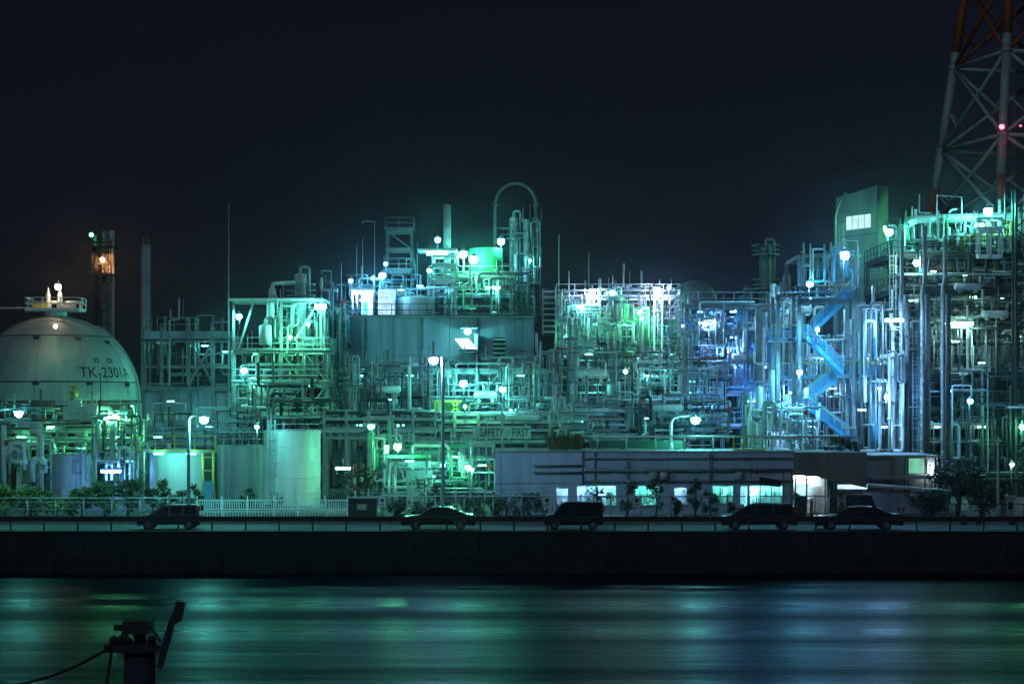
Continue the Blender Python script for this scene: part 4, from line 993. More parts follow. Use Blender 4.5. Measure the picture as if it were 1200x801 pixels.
for i in range(6): gm.beam(P(75, 476+i*3, D), P(113, 476+i*3, D), .045)
gm.build('grille', PALE, gr, kind='stuff')
MB().box((X(75, D), D+.3, Z(491, D)), (X(113, D), D+.4, Z(476, D))).build('back_panel', PALE, gr)
rail_mb([(X(75, D), D, Z(474, D)), (X(113, D), D, Z(474, D))], 1.15, .9).build('railing', PALE, gr)
MB().box((X(72, D), D-.3, Z(494, D)), (X(116, D), D+1.5, Z(491.5, D))).build('deck', MID, gr)
for px in (76, 112): MB().beam((X(px, D), D+.5, Z(494, D)), (X(px, D), D+.5, Z(523, D)), .15).build('column', MID, gr)
ck = thing('relief_valve_stack', P(87, 474, 151.6), 'yellow capped valve standing on the grille cage', 'valve')
MB().lathe(P(87, 474, 151.6), [(.3, 0), (.3, .9), (.38, .95), (.38, 1.1), (.25, 1.2), (.25, 1.5), (.01, 1.55)], 12).build('body', YELP, ck)
MB().cbox(P(88, 472, 151.4), (1.0, .5, .45)).build('valve_block', PALE, ck)
for px0, px1, py, lb in ((66, 79, 471, 'pale flanged box on the left of the grille cage'), (20, 46, 497, 'grey duct box low on the left edge of the rack')):
    c = P((px0+px1)/2, py, 151.5); t = thing('junction_box', c, lb, 'box'); w_ = X(px1, 151.5)-X(px0, 151.5)
    MB().cbox(c, (w_, .5, .4)).build('case', PALE, t); MB().cbox(c+Vector((0, -.27, 0)), (w_*.85, .04, .32)).build('lid', GALV, t)

# A12: furnace house behind the tanks
fh = thing('furnace_house', (X(220, 188), 188, GZ), 'grey panelled furnace house with an open upper steel deck behind the tanks', 'building')
D = 188.0
for i in range(5):
    a, b_ = X(168+i*21.4, D), X(168+(i+1)*21.4, D)
    MB().box((a+.02, D-.03*(i % 2), GZ), (b_-.02, D+.2, Z(455, D))).build('wall_panel', CLAD, fh)
MB().box((X(168, D), D+.2, GZ), (X(275, D), D+9, Z(452, D))).build('core', CLAD, fh)
for px in (168, 190, 222, 250, 274):
    MB().cbox((X(px, D), D-.25, (Z(383, D)+GZ)/2), (.35, .35, Z(383, D)-GZ)).build('column', MID, fh)
for py, h_ in ((388, .9), (397, .35), (452, .5), (428, .3)):
    MB().box((X(167, D), D-.4, Z(py, D)-h_), (X(276, D), D-.1, Z(py, D))).build('beam', MID if py != 388 else CLAD, fh)
for a, b_ in (((222, 398), (236, 425)), ((250, 398), (236, 425)), ((236, 425), (222, 450)), ((236, 425), (250, 450))): MB().beam(P(a[0], a[1], D-.3), P(b_[0], b_[1], D-.3), .22).build('brace', MID, fh)
for i in range(6): MB().box((X(178+i*7, D), D-.1, Z(492, D)), (X(182.5+i*7, D), D-.04, Z(482, D))).build('vent_panel', PALE, fh)
MB().tube(bend([P(270, 452, D-.6), P(270, 482, D-.6), P(277, 486, D-.6)], 1.2), .35, 12).build('exhaust_pipe', DARK, fh)
pipework('dim pipes on the upper deck of the furnace house', 170, 276, 380, 452, 187, 192, 46, 104, mix=PDARK, nval=4)
pipework('pipes along the foot of the furnace house behind the tanks', 160, 300, 480, 530, 158, 165, 40, 105, vert=.4, mix=PDARK)
mast('tall thin mast rising alone left of the canopy structure', 268, 240, 182, .09)
mast('short lamp post like mast behind the furnace house', 221, 343, 210, .09, m=DARK)

# A13: canopy structure
frame('open steel frame under the flat green canopy roof', 274, 384, 178, 185, (487, 449, 412), 4, GREYP, 21)
cp = thing('canopy_roof', (X(322, 178), 180, Z(350, 178)), 'flat pale canopy roof on slanted struts over vessels', 'canopy')
MB().box((X(270, 178), 177, Z(353, 178)), (X(380, 178), 184, Z(350, 178))).build('roof', PALE, cp)
for px in (274, 330, 376): MB().beam(P(px, 353, 178), P(px, 411, 178), .22).build('column', GREYP, cp)
for a, b_ in (((297, 354), (280, 408)), ((366, 366), (346, 398))): MB().beam(P(a[0], a[1], 177.6), P(b_[0], b_[1], 177.6), .2).build('strut', GREYP, cp)
vessel('short white vessel at the left under the canopy roof', 311, 380, 408, 15, 177, WHITE, dome=.3, zbase=Z(408, 178)+.3)
vessel('slim pale vessel under the middle of the canopy roof', 317, 354, 380, 9, 177.4, PALE, ladder=False, zbase=Z(380, 177.4))
vessel('tall ringed vessel standing through the canopy roof', 352, 320, 411, 14, 180, PALE, plat=(348,), dome=.3, zbase=Z(411, 178)+.3)
ar = thing('arched_vent_pipe', P(319, 350, 179), 'pale vent pipe bent over on top of the canopy roof', 'pipe')
MB().tube(bend([P(319, 350, 179), P(319, 332, 179), P(346, 331, 179)], .4), .2, 10).build('pipe', PALE, ar)
MB().lathe(P(319, 349, 179), [(.35, 0), (.35, .8), (.22, .9)], 12).build('collar', PALE, ar); MB().cyl(P(332, 350, 179), P(332, 331, 179), .07, 8).build('support', GALV, ar)
pipework('bright pipes on the deck under the canopy roof', 318, 384, 362, 412, 178, 184, 70, 106, mix=[PALE, PALE, WHITE, GALV], vert=.65, nval=14)
pipework('pale hanging pipes below the canopy deck', 272, 345, 449, 486, 177.5, 181, 44, 107, mix=[PALE, WHITE, GALV, GREYP], vert=.85)
pipework('green lit pipes around the middle deck of the canopy frame', 278, 390, 410, 450, 177.5, 184, 60, 108, vert=.45)
pipework('dark pipes low in the frame behind the tall white tank', 285, 405, 455, 560, 165, 174, 70, 109, mix=PDARK, vert=.5)

# B: process building with equipment on the roof
PD = 190.0
pb = thing('process_building', (X(512, PD), PD, GZ), 'massive windowless blue grey process building in the middle of the plant', 'building')
xs_ = [395, 428, 461, 494, 527, 560, 593, 626]
for k, (a, b_) in enumerate(zip(xs_, xs_[1:])):
    MB().box((X(a, PD)+.03, PD-.05*(k % 2), Z(433, PD)), (X(b_, PD)-.03, PD+.3, Z(372, PD))).build('wall_panel', CLAD, pb)
    rbm = MB()
    for q in range(6): xq = X(a, PD)+.25+q*(X(b_, PD)-X(a, PD)-.3)/6; rbm.box((xq, PD-.05*(k % 2)-.05, Z(432, PD)), (xq+.12, PD-.05*(k % 2)-.002, Z(373, PD)))
    rbm.build('cladding_ribs', CLAD, pb)
    MB().box((X(a, PD)+.03, PD+.1-.05*(k % 2), GZ), (X(b_, PD)-.03, PD+.4, Z(434, PD))).build('lower_panel', CLAD, pb)
MB().box((X(395, PD), PD+.4, GZ), (X(626, PD), PD+14, Z(374, PD))).build('core', CLAD, pb)
MB().box((X(393.5, PD), PD-.35, Z(372, PD)+.004), (X(627.5, PD), PD+14.3, Z(370, PD))).build('roof_slab', CONC, pb)
for px in (428, 494, 560): MB().cyl((X(px, PD), PD-.25, GZ), (X(px, PD), PD-.25, Z(372, PD)), .12, 8).build('down_pipe', MID, pb)
ROOF = Z(370, PD)+.01
rl = thing('roof_handrail', (X(500, PD), PD, ROOF), 'long dark handrail along the roof edge of the process building', 'railing')
rail_mb([(X(397, PD), PD+.2, ROOF), (X(624, PD), PD+.2, ROOF)], 1.2, 1.7).build('railing', DARK, rl)
lhz = ROOF
lh = thing('roof_hut', (X(424, 193), 193, ROOF), 'small white roof hut under the big blue white canopy lamp', 'hut')
MB().box((X(424, 193), 192.6, ROOF), (X(437, 193), 196, Z(341, 193))).build('wall', WHITE, lh)
MB().box((X(412, 193), 191.8, Z(341, 193)), (X(438, 193), 196.3, Z(338, 193))).build('roof', WHITE, lh)
for px in (414, 419): MB().cyl((X(px, 193), 192, ROOF), (X(px, 193), 192, Z(341, 193)), .1, 8).build('post', PALE, lh)
MB().box((X(426, 193), 192.54, ROOF), (X(431, 193), 192.596, Z(352, 193))).build('door', BLUEP, lh)
wb = thing('glazed_hut', (X(453, 193), 193, ROOF), 'lit hut with a grid of white panes on the process building roof', 'hut')
MB().box((X(443, 193), 193.1, ROOF), (X(463, 193), 196, Z(339, 193))).build('wall', WHITE, wb)
pn = emat('pane_blue_white', (.45, .72, 1.0), 1.25, .3)
for i in range(4):
    for j in range(5):
        if (i, j) not in ((2, 3), (3, 3)): MB().box((X(443.6+i*4.9, 193), 193.03, Z(368.5-j*5.8, 193)), (X(447.9+i*4.9, 193), 193.09, Z(363.4-j*5.8, 193))).build('pane', pn, wb)
vessel('squat roof tank with domed top on the process building', 487, 347, 370, 44, 195, TANKG, dome=.12, ladder=False, noz=False, zbase=ROOF, group='roof tanks', name='roof_tank', n=36)
vessel('bright green lit roof tank behind the railing', 569, 290, 326, 40, 199, GREENP, dome=.1, ladder=False, noz=False, zbase=Z(327, 199), group='roof tanks', name='roof_tank', n=36)
frame('roof steel frame carrying the bright canopy and green tank', 505, 600, 196, 203, (327, 347), 4, GREYP, 22, zb=ROOF, col=.2)
frame('tall thin roof frame at the left of the bright canopy', 453, 482, 197, 200, (345, 318, 292, 270), 1, MID, 23, zb=ROOF, col=.16, decks=(1, 3))
frame('small roof frame with tubular rails right under the bright canopy', 508, 534, 194, 196, (330, 312, 300), 2, PALE, 24, zb=ROOF, col=.14, decks=(0, 1))
cn = thing('lit_canopy', P(512, 293, 195), 'small white canopy shining above the roof frame', 'canopy')
MB().box((X(490, 195), 193.5, Z(295, 195)), (X(536, 195), 197.5, Z(292.5, 195))).build('roof', WHITE, cn)
for px in (508, 533): MB().cyl((X(px, 195), 195.5, ROOF), (X(px, 195), 195.5, Z(295, 195)), .08, 8).build('post', PALE, cn)
vessel('green tinted column rising above the bright canopy', 524, 239, 292, 9, 198, TANKG, ladder=False, noz=False, dome=.5, zbase=Z(292.5, 195)+.02 if False else ROOF, group='columns above the roof')
vessel('pale short column inside the gooseneck pipe', 602, 254, 300, 10, 206, PALE, ladder=False, plat=(282,), zbase=ROOF, group='columns above the roof')
vessel('slim bluish column right of the short pale column', 617, 256, 330, 8, 205, GALV, ladder=False, noz=False, zbase=ROOF, group='columns above the roof')
gn = thing('gooseneck_pipe', (X(604, 207), 207, ROOF), 'tall inverted U gooseneck pipe standing above everything in the middle', 'pipe')
pts = [(X(580, 207), 207, ROOF), (X(580, 207), 207, Z(240, 207))]
cxg, rg = X(604, 207), X(628, 207)-X(604, 207)
pts += [(cxg-rg*math.cos(PI*j/12), 207, Z(240, 207)+rg*1.05*math.sin(PI*j/12)) for j in range(1, 12)]
pts += [(X(628, 207), 207, Z(240, 207)), (X(628, 207), 207, ROOF)]
MB().tube(pts, .17, 10).build('pipe', MID, gn)
for py in (268, 310): MB().box((X(579, 207), 206.9, Z(py, 207)), (X(629, 207), 207.1, Z(py, 207)+.15)).build('tie_bar', MID, gn)
for px in (626, 630.5): MB().beam(P(px, 240, 207.6), (X(px, 207.6), 207.6, ROOF), .09).build('lattice_leg', MID, gn)
for k in range(16):
    a, b_ = (626, 630.5) if k % 2 else (630.5, 626); MB().beam(P(a, 242+k*8, 207.6), P(b_, 250+k*8, 207.6), .05).build('lattice_bar', MID, gn)
for px in (580, 628): MB().lathe(P(px, 240, 207), [(.2, -.1), (.36, -.1), (.36, .1), (.2, .1)], 12).build('flange', MID, gn)
for i, (px, y0, arm, lb) in enumerate(((418, 288, None, 'left of the thin masts over the white hut'), (425, 280, None, 'right of the thin masts over the white hut'), (439, 262, -1.3, 'tallest bent vent pipe above the roof at the left'), (450, 300, None, 'pale mast left of the roof lamps'), (476, 306, .5, 'small hooked vent pipe above the squat roof tank'), (489, 284, None, 'mast left of the bright canopy'), (400, 308, None, 'mast beyond the left end of the process building roof'), (388, 320, -1.0, 'bent vent pipe left of the process building'), (655, 275, None, 'thin white mast right of the gooseneck pipe'), (690, 296, None, 'thin mast above the centre frame lamps'), (738, 318, None, 'short mast above the centre frame'))):
    mast(lb, px, y0, 198+i % 3, .05, z0=ROOF if px < 640 else GZ, m=PALE, arm=arm)
pipework('pipes and vents on the left half of the process roof', 398, 505, 330, 369, 194, 199, 55, 110, mix=[GALV, PALE, BLUEP, MID], rs=(.04, .05, .07, .1))
pipework('pipes crowding the right half of the process roof', 500, 626, 322, 369, 193.5, 200, 80, 111, mix=[GALV, PALE, GREENP, MID], rs=(.04, .05, .07, .12))
pipework('thin pipes rising round the gooseneck', 596, 634, 262, 368, 203, 208, 34, 112, mix=[GALV, GREYP, MID], vert=.85, rs=(.05, .07, .1))
frame('low machine frame left of the process building', 378, 404, 186, 192, (480, 440, 400, 372), 1, MID, 25)
pipework('blue lit pipes beside the left wall of the process building', 376, 410, 340, 470, 184, 190, 40, 113, mix=[GALV, PALE, BLUEP, MID], vert=.75)

# B3: balcony whose slanted white panel glows in place of lamplight on it
bl = thing('lit_balcony', P(548, 405, 188), 'glowing slanted white panel under a lamp on the process building wall', 'balcony')
c0 = [P(533, 396.5, 187.2), P(549, 396.5, 187.2), P(558.5, 408, 186.2), P(542, 407.5, 186.2)]
MB().add(c0+[p+Vector((0, .06, -.06)) for p in c0], [(0,1,2,3), (7,6,5,4), (0,4,5,1), (1,5,6,2), (2,6,7,3), (3,7,4,0)]).build('slanted_panel', emat('panel_lamplit_glow', (.8, 1, .95), 2.2), bl)  # emission stands in for lamp light falling on the panel
MB().box((X(556, 188), 187.2, Z(410, 188)), (X(560, 188), 189.7, Z(392, 188))).build('side_wall', PALE, bl)
MB().box((X(538, 188), 186.2, Z(411, 188)), (X(560, 188), 189.7, Z(410, 188)-.004)).build('floor', MID, bl)
MB().box((X(540, 188), 187.2, Z(386, 188)), (X(560, 188), 189.7, Z(384, 188))).build('roof', MID, bl)

# B4: louvred air coolers
def cooler(px0, px1, y0, y1, D, n, label, m=PALE):
    t = thing('air_cooler', (X((px0+px1)/2, D), D, Z(y1, D)), label, 'air cooler', 'louvred air coolers')
    MB().box((X(px0, D)+.1, D+.3, Z(y1, D)), (X(px1, D)-.1, D+2, Z(y0, D))).build('case', DARK, t)
    for px in (px0, px1): MB().cbox((X(px, D), D, (Z(y0, D)+Z(y1, D))/2), (.15, .3, Z(y0, D)-Z(y1, D))).build('side_post', MID, t)
    lm = MB(); w_ = X(px1, D)-X(px0, D); lm.add([(-w_/2, -.25, -.05), (w_/2, -.25, -.05), (w_/2, .2, .1), (-w_/2, .2, .1), (-w_/2, -.25, -.09), (w_/2, -.25, -.09), (w_/2, .2, .06), (-w_/2, .2, .06)], [(0,1,2,3), (7,6,5,4), (0,4,5,1), (2,6,7,3), (1,5,6,2), (0,3,7,4)]); lm = lm.mesh('louvre', m)
    for i in range(n): inst('louvre', lm, t, ((X(px0, D)+X(px1, D))/2, D, Z(y1+(y0-y1)*(i+.5)/n, D)))
cooler(636, 652, 338, 392, 183, 8, 'upper louvred air cooler left of the centre frame')
cooler(577, 593, 395, 432, 186, 7, 'dark louvred air cooler on the right of the process wall', GREYP)
cooler(490, 512, 457, 473, 170, 4, 'wide low louvred cooler below the slanted panel', PALE)
cooler(435, 452, 455, 475, 172, 4, 'four slat cooler left of the tall lamp pole', WHITE)
# B5: frames and pumps in front of the process building
frame('middle steel frame between gate wall and tall lamp pole', 404, 500, 168, 176, (520, 492, 462, 434), 4, MID, 31)
frame('middle steel frame right of the tall lamp pole', 505, 640, 166, 175, (522, 496, 468, 436), 5, MID, 32)
pipework('pipes packed in the frame left of the tall lamp pole', 404, 500, 432, 522, 166, 176, 110, 114, vert=.5)
pipework('pipes packed in the frame behind the two green lamps', 505, 600, 430, 498, 165, 175, 110, 115, vert=.55)
pipework('horizontal lines of pipes right of the safety sign', 585, 660, 420, 515, 164, 174, 80, 116, vert=.3, mix=PMIX)
pipework('ground level pumps and pipes behind the hedge', 440, 580, 520, 575, 150, 158, 90, 117, vert=.6, mix=[PALE, GALV, GREENP, WHITE], rs=(.04, .06, .09, .14))
pipe_rack('long pipe rack at mid height left of the tall lamp pole', 380, 510, (486, 497, 508), 160, 5, 2.4, 12, per=5)
pipe_rack('long pipe rack behind the safety sign', 505, 700, (488, 499, 512), 161, 7, 2.4, 13, per=5)
ba = thing('braced_panel', P(525, 479, 164), 'yellow green lit wall panel behind crossed steel braces', 'panel')
MB().box((X(509, 164), 164, Z(487, 164)), (X(540, 164), 164.2, Z(470, 164))).build('panel', GREENP, ba)
for a, b_ in (((510, 470), (510, 487)), ((516, 470), (516, 487)), ((510, 478), (516, 478)), ((529, 470), (538, 483)), ((538, 470), (529, 483)), ((509, 470), (541, 470))): MB().beam(P(a[0], a[1], 163.8), P(b_[0], b_[1], 163.8), .18).build('brace', YELP, ba)
sg = thing('safety_sign', P(589, 514, 158), 'long white sign board reading SAFETY FIRST on the pipe rack', 'sign')
D = 158.0; MB().box((X(554.5, D), D, Z(513.5, D)), (X(622, D), D+.08, Z(499, D))).build('board', SIGNG, sg)
for px in (560, 590, 617): MB().cbox((X(px, D), D+.2, (Z(513.5, D)+GZ)/2+.4), (.12, .12, Z(513.5, D)-GZ+.8)).build('post', MID, sg)
def flat_text(s, x, z, y, h, wd):
    cu = bpy.data.curves.new('lettering', 'FONT'); cu.body = s; cu.size = 1; cu.resolution_u = 3; cu.offset = .012
    to = bpy.data.objects.new('lettering', cu); COL.objects.link(to); bpy.context.view_layer.update()
    me = bpy.data.meshes.new_from_object(to.evaluated_get(bpy.context.evaluated_depsgraph_get())); bpy.data.objects.remove(to)
    xs = [v.co.x for v in me.vertices]; ys = [v.co.y for v in me.vertices]; kx = wd/(max(xs)-min(xs)); ky = h/(max(ys)-min(ys))
    return MB().add([(x+(v.co.x-min(xs))*kx, y, z+(v.co.y-min(ys))*ky) for v in me.vertices], [tuple(p.vertices) for p in me.polygons])
flat_text('SAFETY', X(562.5, D), Z(511.2, D), D-.012, Z(501.5, D)-Z(511.2, D), X(590.5, D)-X(562.5, D)).build('lettering', INK, sg)
flat_text('FIRST', X(600, D), Z(511.2, D), D-.012, Z(501.5, D)-Z(511.2, D), X(620, D)-X(600, D)).build('lettering', INK, sg)
for w_, h_ in ((.14, .42), (.42, .14)): MB().cbox((X(595.2, D), D-.014-.004*(w_ > .2), Z(506.3, D)), (w_, .02, h_)).build('cross', GREENP, sg)
ps = thing('pump_shelter', (X(475, 146), 146, GZ), 'pump shelter with a green lit flat roof and posts by the hedge', 'shelter')
D = 146.0
MB().box((X(455, D), D-1, Z(536, D)), (X(503, D), D+3.5, Z(533, D))).build('roof', GREENP, ps)
for px in (455.5, 463, 500): MB().cyl((X(px, D), D, GF), (X(px, D), D, Z(536, D)), .1, 8).build('post', PALE, ps)
MB().beam(P(463, 537, D), P(475, 562, D), .1).build('brace', PALE, ps)
MB().box((X(476, D), D+2.5, Z(549, D)), (X(503, D), D+2.6, Z(541, D))).build('window_panel', PALE, ps)
for k in range(9): MB().box((X(477.2+k*2.9, D), D+2.44, Z(548.3, D)), (X(478.4+k*2.9, D), D+2.496, Z(541.6, D))).build('slat', WHITE, ps)
MB().box((X(474, D), D+2.6, GF), (X(505, D), D+3.4, Z(552, D))).build('back_wall', TANKG, ps)
for px0, px1, py, lb in ((451, 455, 526, 'small white lit box on the post left of the pump shelter'),):
    c = P(453, py, D-.4); t = thing('switch_box', c, lb, 'box'); MB().cbox(c, (.35, .3, .65)).build('case', WHITE, t); MB().cbox(c+Vector((0, -.17, 0)), (.28, .04, .55)).build('door', PALE, t)
for px, lb in ((415.5, 'left red and white warning pole behind the gate wall'), (424.5, 'right red and white warning pole behind the gate wall')):
    t = thing('warning_pole', (X(px, 139), 139, GZ), lb, 'pole', 'red warning poles')
    MB().cyl((X(px, 139), 139, GZ), (X(px, 139), 139, Z(575, 139)), .1, 10).build('base', WHITE, t)
    for k in range(4): MB().cyl((X(px, 139), 139, Z(575-k*8, 139)), (X(px, 139), 139, Z(575-k*8-8, 139)), .1, 10).build('band', (REDP, WHITE)[k % 2] if k in (0, 1) else REDP, t)
for i, (px, lb) in enumerate(((435, 'pale ladder pole with a lamp left of the pump shelter'),)):
    t = thing('ladder_pole', (X(px, 144), 144, GZ), lb, 'pole')
    for q in (433, 438): MB().cyl((X(q, 144), 144, GZ), (X(q, 144), 144, Z(505, 144)), .08, 8).build('rail', GREENP, t)
    for k in range(4): MB().beam(P(432, 520+k*15, 144), P(439, 520+k*15, 144), .08).build('rung', PALE, t)

# C: centre frame with green white pipes
frame('centre steel frame full of pipes below two bright lamps', 655, 795, 176, 186, (512, 468, 411, 376, 350), 7, GREYP, 41)
pipework('dense bright vertical pipes in the left of the centre frame', 656, 725, 350, 411, 174, 184, 110, 118, vert=.7, mix=[PALE, PALE, WHITE, GALV, GREYP])
pipework('dense bright vertical pipes in the right of the centre frame', 720, 796, 345, 411, 174, 184, 100, 119, vert=.7, mix=[PALE, WHITE, GALV, GREENP, GREYP])
pipework('darker pipes in the middle level of the centre frame', 650, 800, 412, 468, 168, 182, 120, 120, vert=.45)
pipework('valves and pipes round the small white lamps right of centre', 740, 850, 425, 470, 164, 176, 110, 121, vert=.55, nval=24)
pipework('long low pipes above the office roof at the left', 645, 740, 470, 515, 150, 160, 60, 122, vert=.2)
pipework('long low pipes above the office roof at the right', 735, 860, 470, 515, 152, 162, 60, 123, vert=.35, mix=PDARK)
vessel('green white heat column in the right of the centre frame', 752, 372, 425, 6, 173, WHITE, ladder=False, dome=.6, zbase=Z(468, 173))
hp = thing('hooked_white_pipe', P(746, 405, 173), 'white pipe with rounded lower bend beside the heat column', 'pipe')
MB().tube(bend([P(742, 378, 173), P(742, 401, 173), P(750, 403, 173)], .4), .14, 8).build('pipe', WHITE, hp); MB().cyl(P(742, 378.5, 173), P(742, 377.5, 173), .22, 10).build('flange', WHITE, hp)
drum('yellowish horizontal drum on the top deck of the centre frame', 704, 730, 366, 6, 179, YELP, .2)
for px, y0, lb in ((762, 335, 'tall green pipe column right of the heat column'), (767, 340, 'second tall pipe right of the green pipe column'), (776, 345, 'pale pipe column under the right bright lamp')):
    mast(lb, px, y0, 172+px % 3, .12, m=GREENP if px == 762 else PALE, name='pipe_column', cat='pipe column')

# D: columns in the blue zone
vessel('brilliant white vessel lit by the blue lamps', 838, 373, 405, 15, 172, WHITE, ladder=False, dome=.4, zbase=Z(425, 172), group='vessels in the blue zone')
vessel('pale wide column just right of the brilliant white vessel', 851, 380, 418, 11, 174, PALE, zbase=Z(425, 174), dome=.25, group='vessels in the blue zone')
up_ = thing('white_riser_pipe', P(815, 410, 171), 'white riser pipe with hooked top left of the brilliant vessel', 'pipe')
MB().tube(bend([P(812, 376, 171), P(817, 375, 171), P(817, 408, 171), P(830, 408, 171)], .4), .2, 10).build('pipe', WHITE, up_)
for px, py in ((822, 391), (824, 400)): MB().tube(bend([P(817, py, 171), P(px+3, py, 171), P(px+3, py+7, 171), P(833, py+7, 171)], .3), .12, 8).build('branch', WHITE, up_)
pb2 = thing('dark_round_shelter', (X(815, 196), 196, GZ), 'dark round topped converter tower in the blue zone', 'tower')
MB().lathe((X(815, 196), 196, GZ), [(2.0, 0), (2.0, Z(345, 196)-GZ), (1.75, Z(335, 196)-GZ), (1.1, Z(330, 196)-GZ), (.01, Z(328, 196)-GZ)], 24).build('shell', MID, pb2)
for py in (360, 400): MB().lathe((X(815, 196), 196, Z(py, 196)), [(2.0, 0), (2.7, 0), (2.7, .1), (2.0, .1)], 24).build('platform', MID, pb2)
for px, y0, wpx, D, m_, pl, lb in ((872, 345, 11, 200, BLUEP, (370,), 'blue lit column left of the tallest dark column'), (897, 287, 15, 208, MID, (300, 340, 385), 'tallest dark column with three platforms in the blue zone'), (918, 330, 10, 198, GREYP, (350,), 'slim grey column right of the tallest dark column'), (884, 400, 10, 170, BLUEP, (), 'blue column rising above the office roof')):
    vessel(lb, px, y0, 500, wpx, D, m_, plat=pl, dome=.5, zbase=GZ, group='columns in the blue zone')
frame('blue lit steel frame between centre frame and stairs', 800, 940, 170, 182, (500, 462, 425, 390, 360), 6, MID, 51, rails=True)
pipework('vertical pipes in the blue lit frame left half', 800, 875, 360, 500, 168, 182, 100, 124, vert=.75, mix=[GALV, PALE, BLUEP, MID])
pipework('vertical pipes in the blue lit frame right half', 870, 945, 370, 525, 160, 180, 120, 125, vert=.8, mix=[GALV, PALE, BLUEP, MID, WHITE], rs=(.05, .08, .12, .2, .3))
pipework('white lit pipes and pumps on the ground by the blue stairs', 875, 960, 480, 528, 146, 152, 70, 126, vert=.7, mix=[WHITE, PALE, GALV], rs=(.05, .08, .12, .18))
for i, (px, y0, D, lb) in enumerate(((890, 452, 150, 'pale blue column standing left of the lower stair flight'), (906, 432, 150.5, 'pale blue column just beside the stair landing'), (874, 462, 151, 'short dark column at the left above the office roof'))):
    vessel(lb, px, y0, 528, 9 if i < 2 else 5, D, PALE if i < 2 else GREENP, zbase=GZ, ladder=False, noz=False, group='columns beside the stairs')

# E: stair tower and tall block
tb = thing('tall_block', (X(1018, 215), 215, GZ), 'tall windowless block with a green lit right face and one bright window', 'building')
D = 215.0; a, b_, c_ = X(990, D), X(1028, D), X(1048, D); zt = Z(219, D)
MB().add([(a, D+6, GZ), (b_, D, GZ), (b_, D, zt+.2), (a, D+6, zt-.6)], [(0,1,2,3)]).build('left_wall', CLAD, tb)
MB().add([(b_, D, GZ), (c_, D+3.5, GZ), (c_, D+3.5, zt+.5), (b_, D, zt+.2)], [(0,1,2,3)]).build('right_wall', PALE, tb)
MB().add([(a, D+6, zt-.6), (b_, D, zt+.2), (c_, D+3.5, zt+.5), (a+2, D+9.5, zt-.3)], [(0,1,2,3)]).build('roof', CONC, tb)
MB().add([(a, D+6, GZ), (a+2, D+9.5, GZ), (c_, D+3.5, GZ), (c_, D+3.5, zt+.5), (a+2, D+9.5, zt-.3), (a, D+6, zt-.6)], [(0,1,4,5), (1,2,3,4)]).build('rear_wall', CLAD, tb)
t0, t1 = .26, .86; q0 = Vector((a, D+6, 0)).lerp(Vector((b_, D, 0)), t0); q1 = Vector((a, D+6, 0)).lerp(Vector((b_, D, 0)), t1); nrm = Vector((-(q1-q0).y, (q1-q0).x, 0)).normalized()*-1
wf = MB(); 
for k in range(4):
    p0, p1 = q0.lerp(q1, k/4+.01), q0.lerp(q1, (k+1)/4-.01)
    MB().add([p0+nrm*.05+Vector((0, 0, Z(265.5, D))), p1+nrm*.05+Vector((0, 0, Z(265.5, D))), p1+nrm*.05+Vector((0, 0, Z(249.5, D))), p0+nrm*.05+Vector((0, 0, Z(249.5, D)))], [(0,1,2,3)]).build('pane', emat('block_window', (.62, 1.0, .97), .95, .15), tb)
MB().tube(bend([P(979, 345, 213), P(979, 250, 213), P(986, 232, 213), P(992, 226, 213)], 1.0), .14, 8).build('vent_pipe', GALV, tb)
ladder_mb((X(986, 213), 213, GZ+6), Z(262, 213), cage=True).build('ladder', GALV, tb)
for k in range(1, 4): MB().beam((a, D+5.95, zt-k*5.2), (b_, D-.05, zt-k*5.2), .12).build('panel_joint', MID, tb)
ST = 150.0
sf = thing('stair_tower', (X(962, ST), ST, GZ), 'blue zigzag steel stairs with yellow handrails', 'stairs')
def flight(x0, y0, x1, y1, D, n=14):
    p, q_ = P(x0, y0, D), P(x1, y1, D); W_ = 1.2
    for dy in (0, W_): MB().beam(p+Vector((0, dy, 0)), q_+Vector((0, dy, 0)), .09, .28).build('stringer', BLUEP, sf)
    trd = MB().cbox((0, 0, 0), (.3, W_-.1, .05)).mesh('tread', BLUEP)
    for i in range(n): inst('tread', trd, sf, p.lerp(q_, (i+.5)/n)+Vector((0, W_/2, .03)))
    up = Vector((0, 0, 1.05))
    for dy in (0, W_):
        MB().beam(p+up+Vector((0, dy, 0)), q_+up+Vector((0, dy, 0)), .085).build('handrail', YELP if dy else BLUEP, sf)
        for hh in (.25, .5, .75): MB().beam(p+up*hh+Vector((0, dy, 0)), q_+up*hh+Vector((0, dy, 0)), .06).build('mid_rail', BLUEP, sf)
        mb = MB()
        for i in range(8): c = p.lerp(q_, i/7)+Vector((0, dy, 0)); mb.beam(c, c+up, .05)
        mb.build('baluster', BLUEP, sf, kind='stuff')
def landing(x0, x1, py, D, dp=2.6, ym=YELP):
    MB().box((X(x0, D), D-.1, Z(py, D)-.2), (X(x1, D), D+dp, Z(py, D))).build('landing', MID, sf)
    rail_mb([(X(x0, D), D+.0, Z(py, D)), (X(x1, D), D, Z(py, D))], 1.05, .5, .028).build('landing_railing', BLUEP, sf)
    MB().beam((X(x0, D), D-.02, Z(py, D)+1.12), (X(x1, D), D-.02, Z(py, D)+1.12), .075).build('handrail', ym, sf)
flight(946, 396, 988, 437, ST); landing(980, 1030, 440, ST+.4); landing(905, 948, 397, ST+1.2, 2.6)
flight(986, 441, 931, 481, ST+1.5); landing(905, 936, 481, ST+.4)
flight(941, 473, 995, 515, ST); landing(986, 1002, 518, ST)
flight(1000, 343, 950, 392, ST+1.6); landing(937, 998, 352, ST+.4); landing(912, 985, 441.5, ST+3.2)
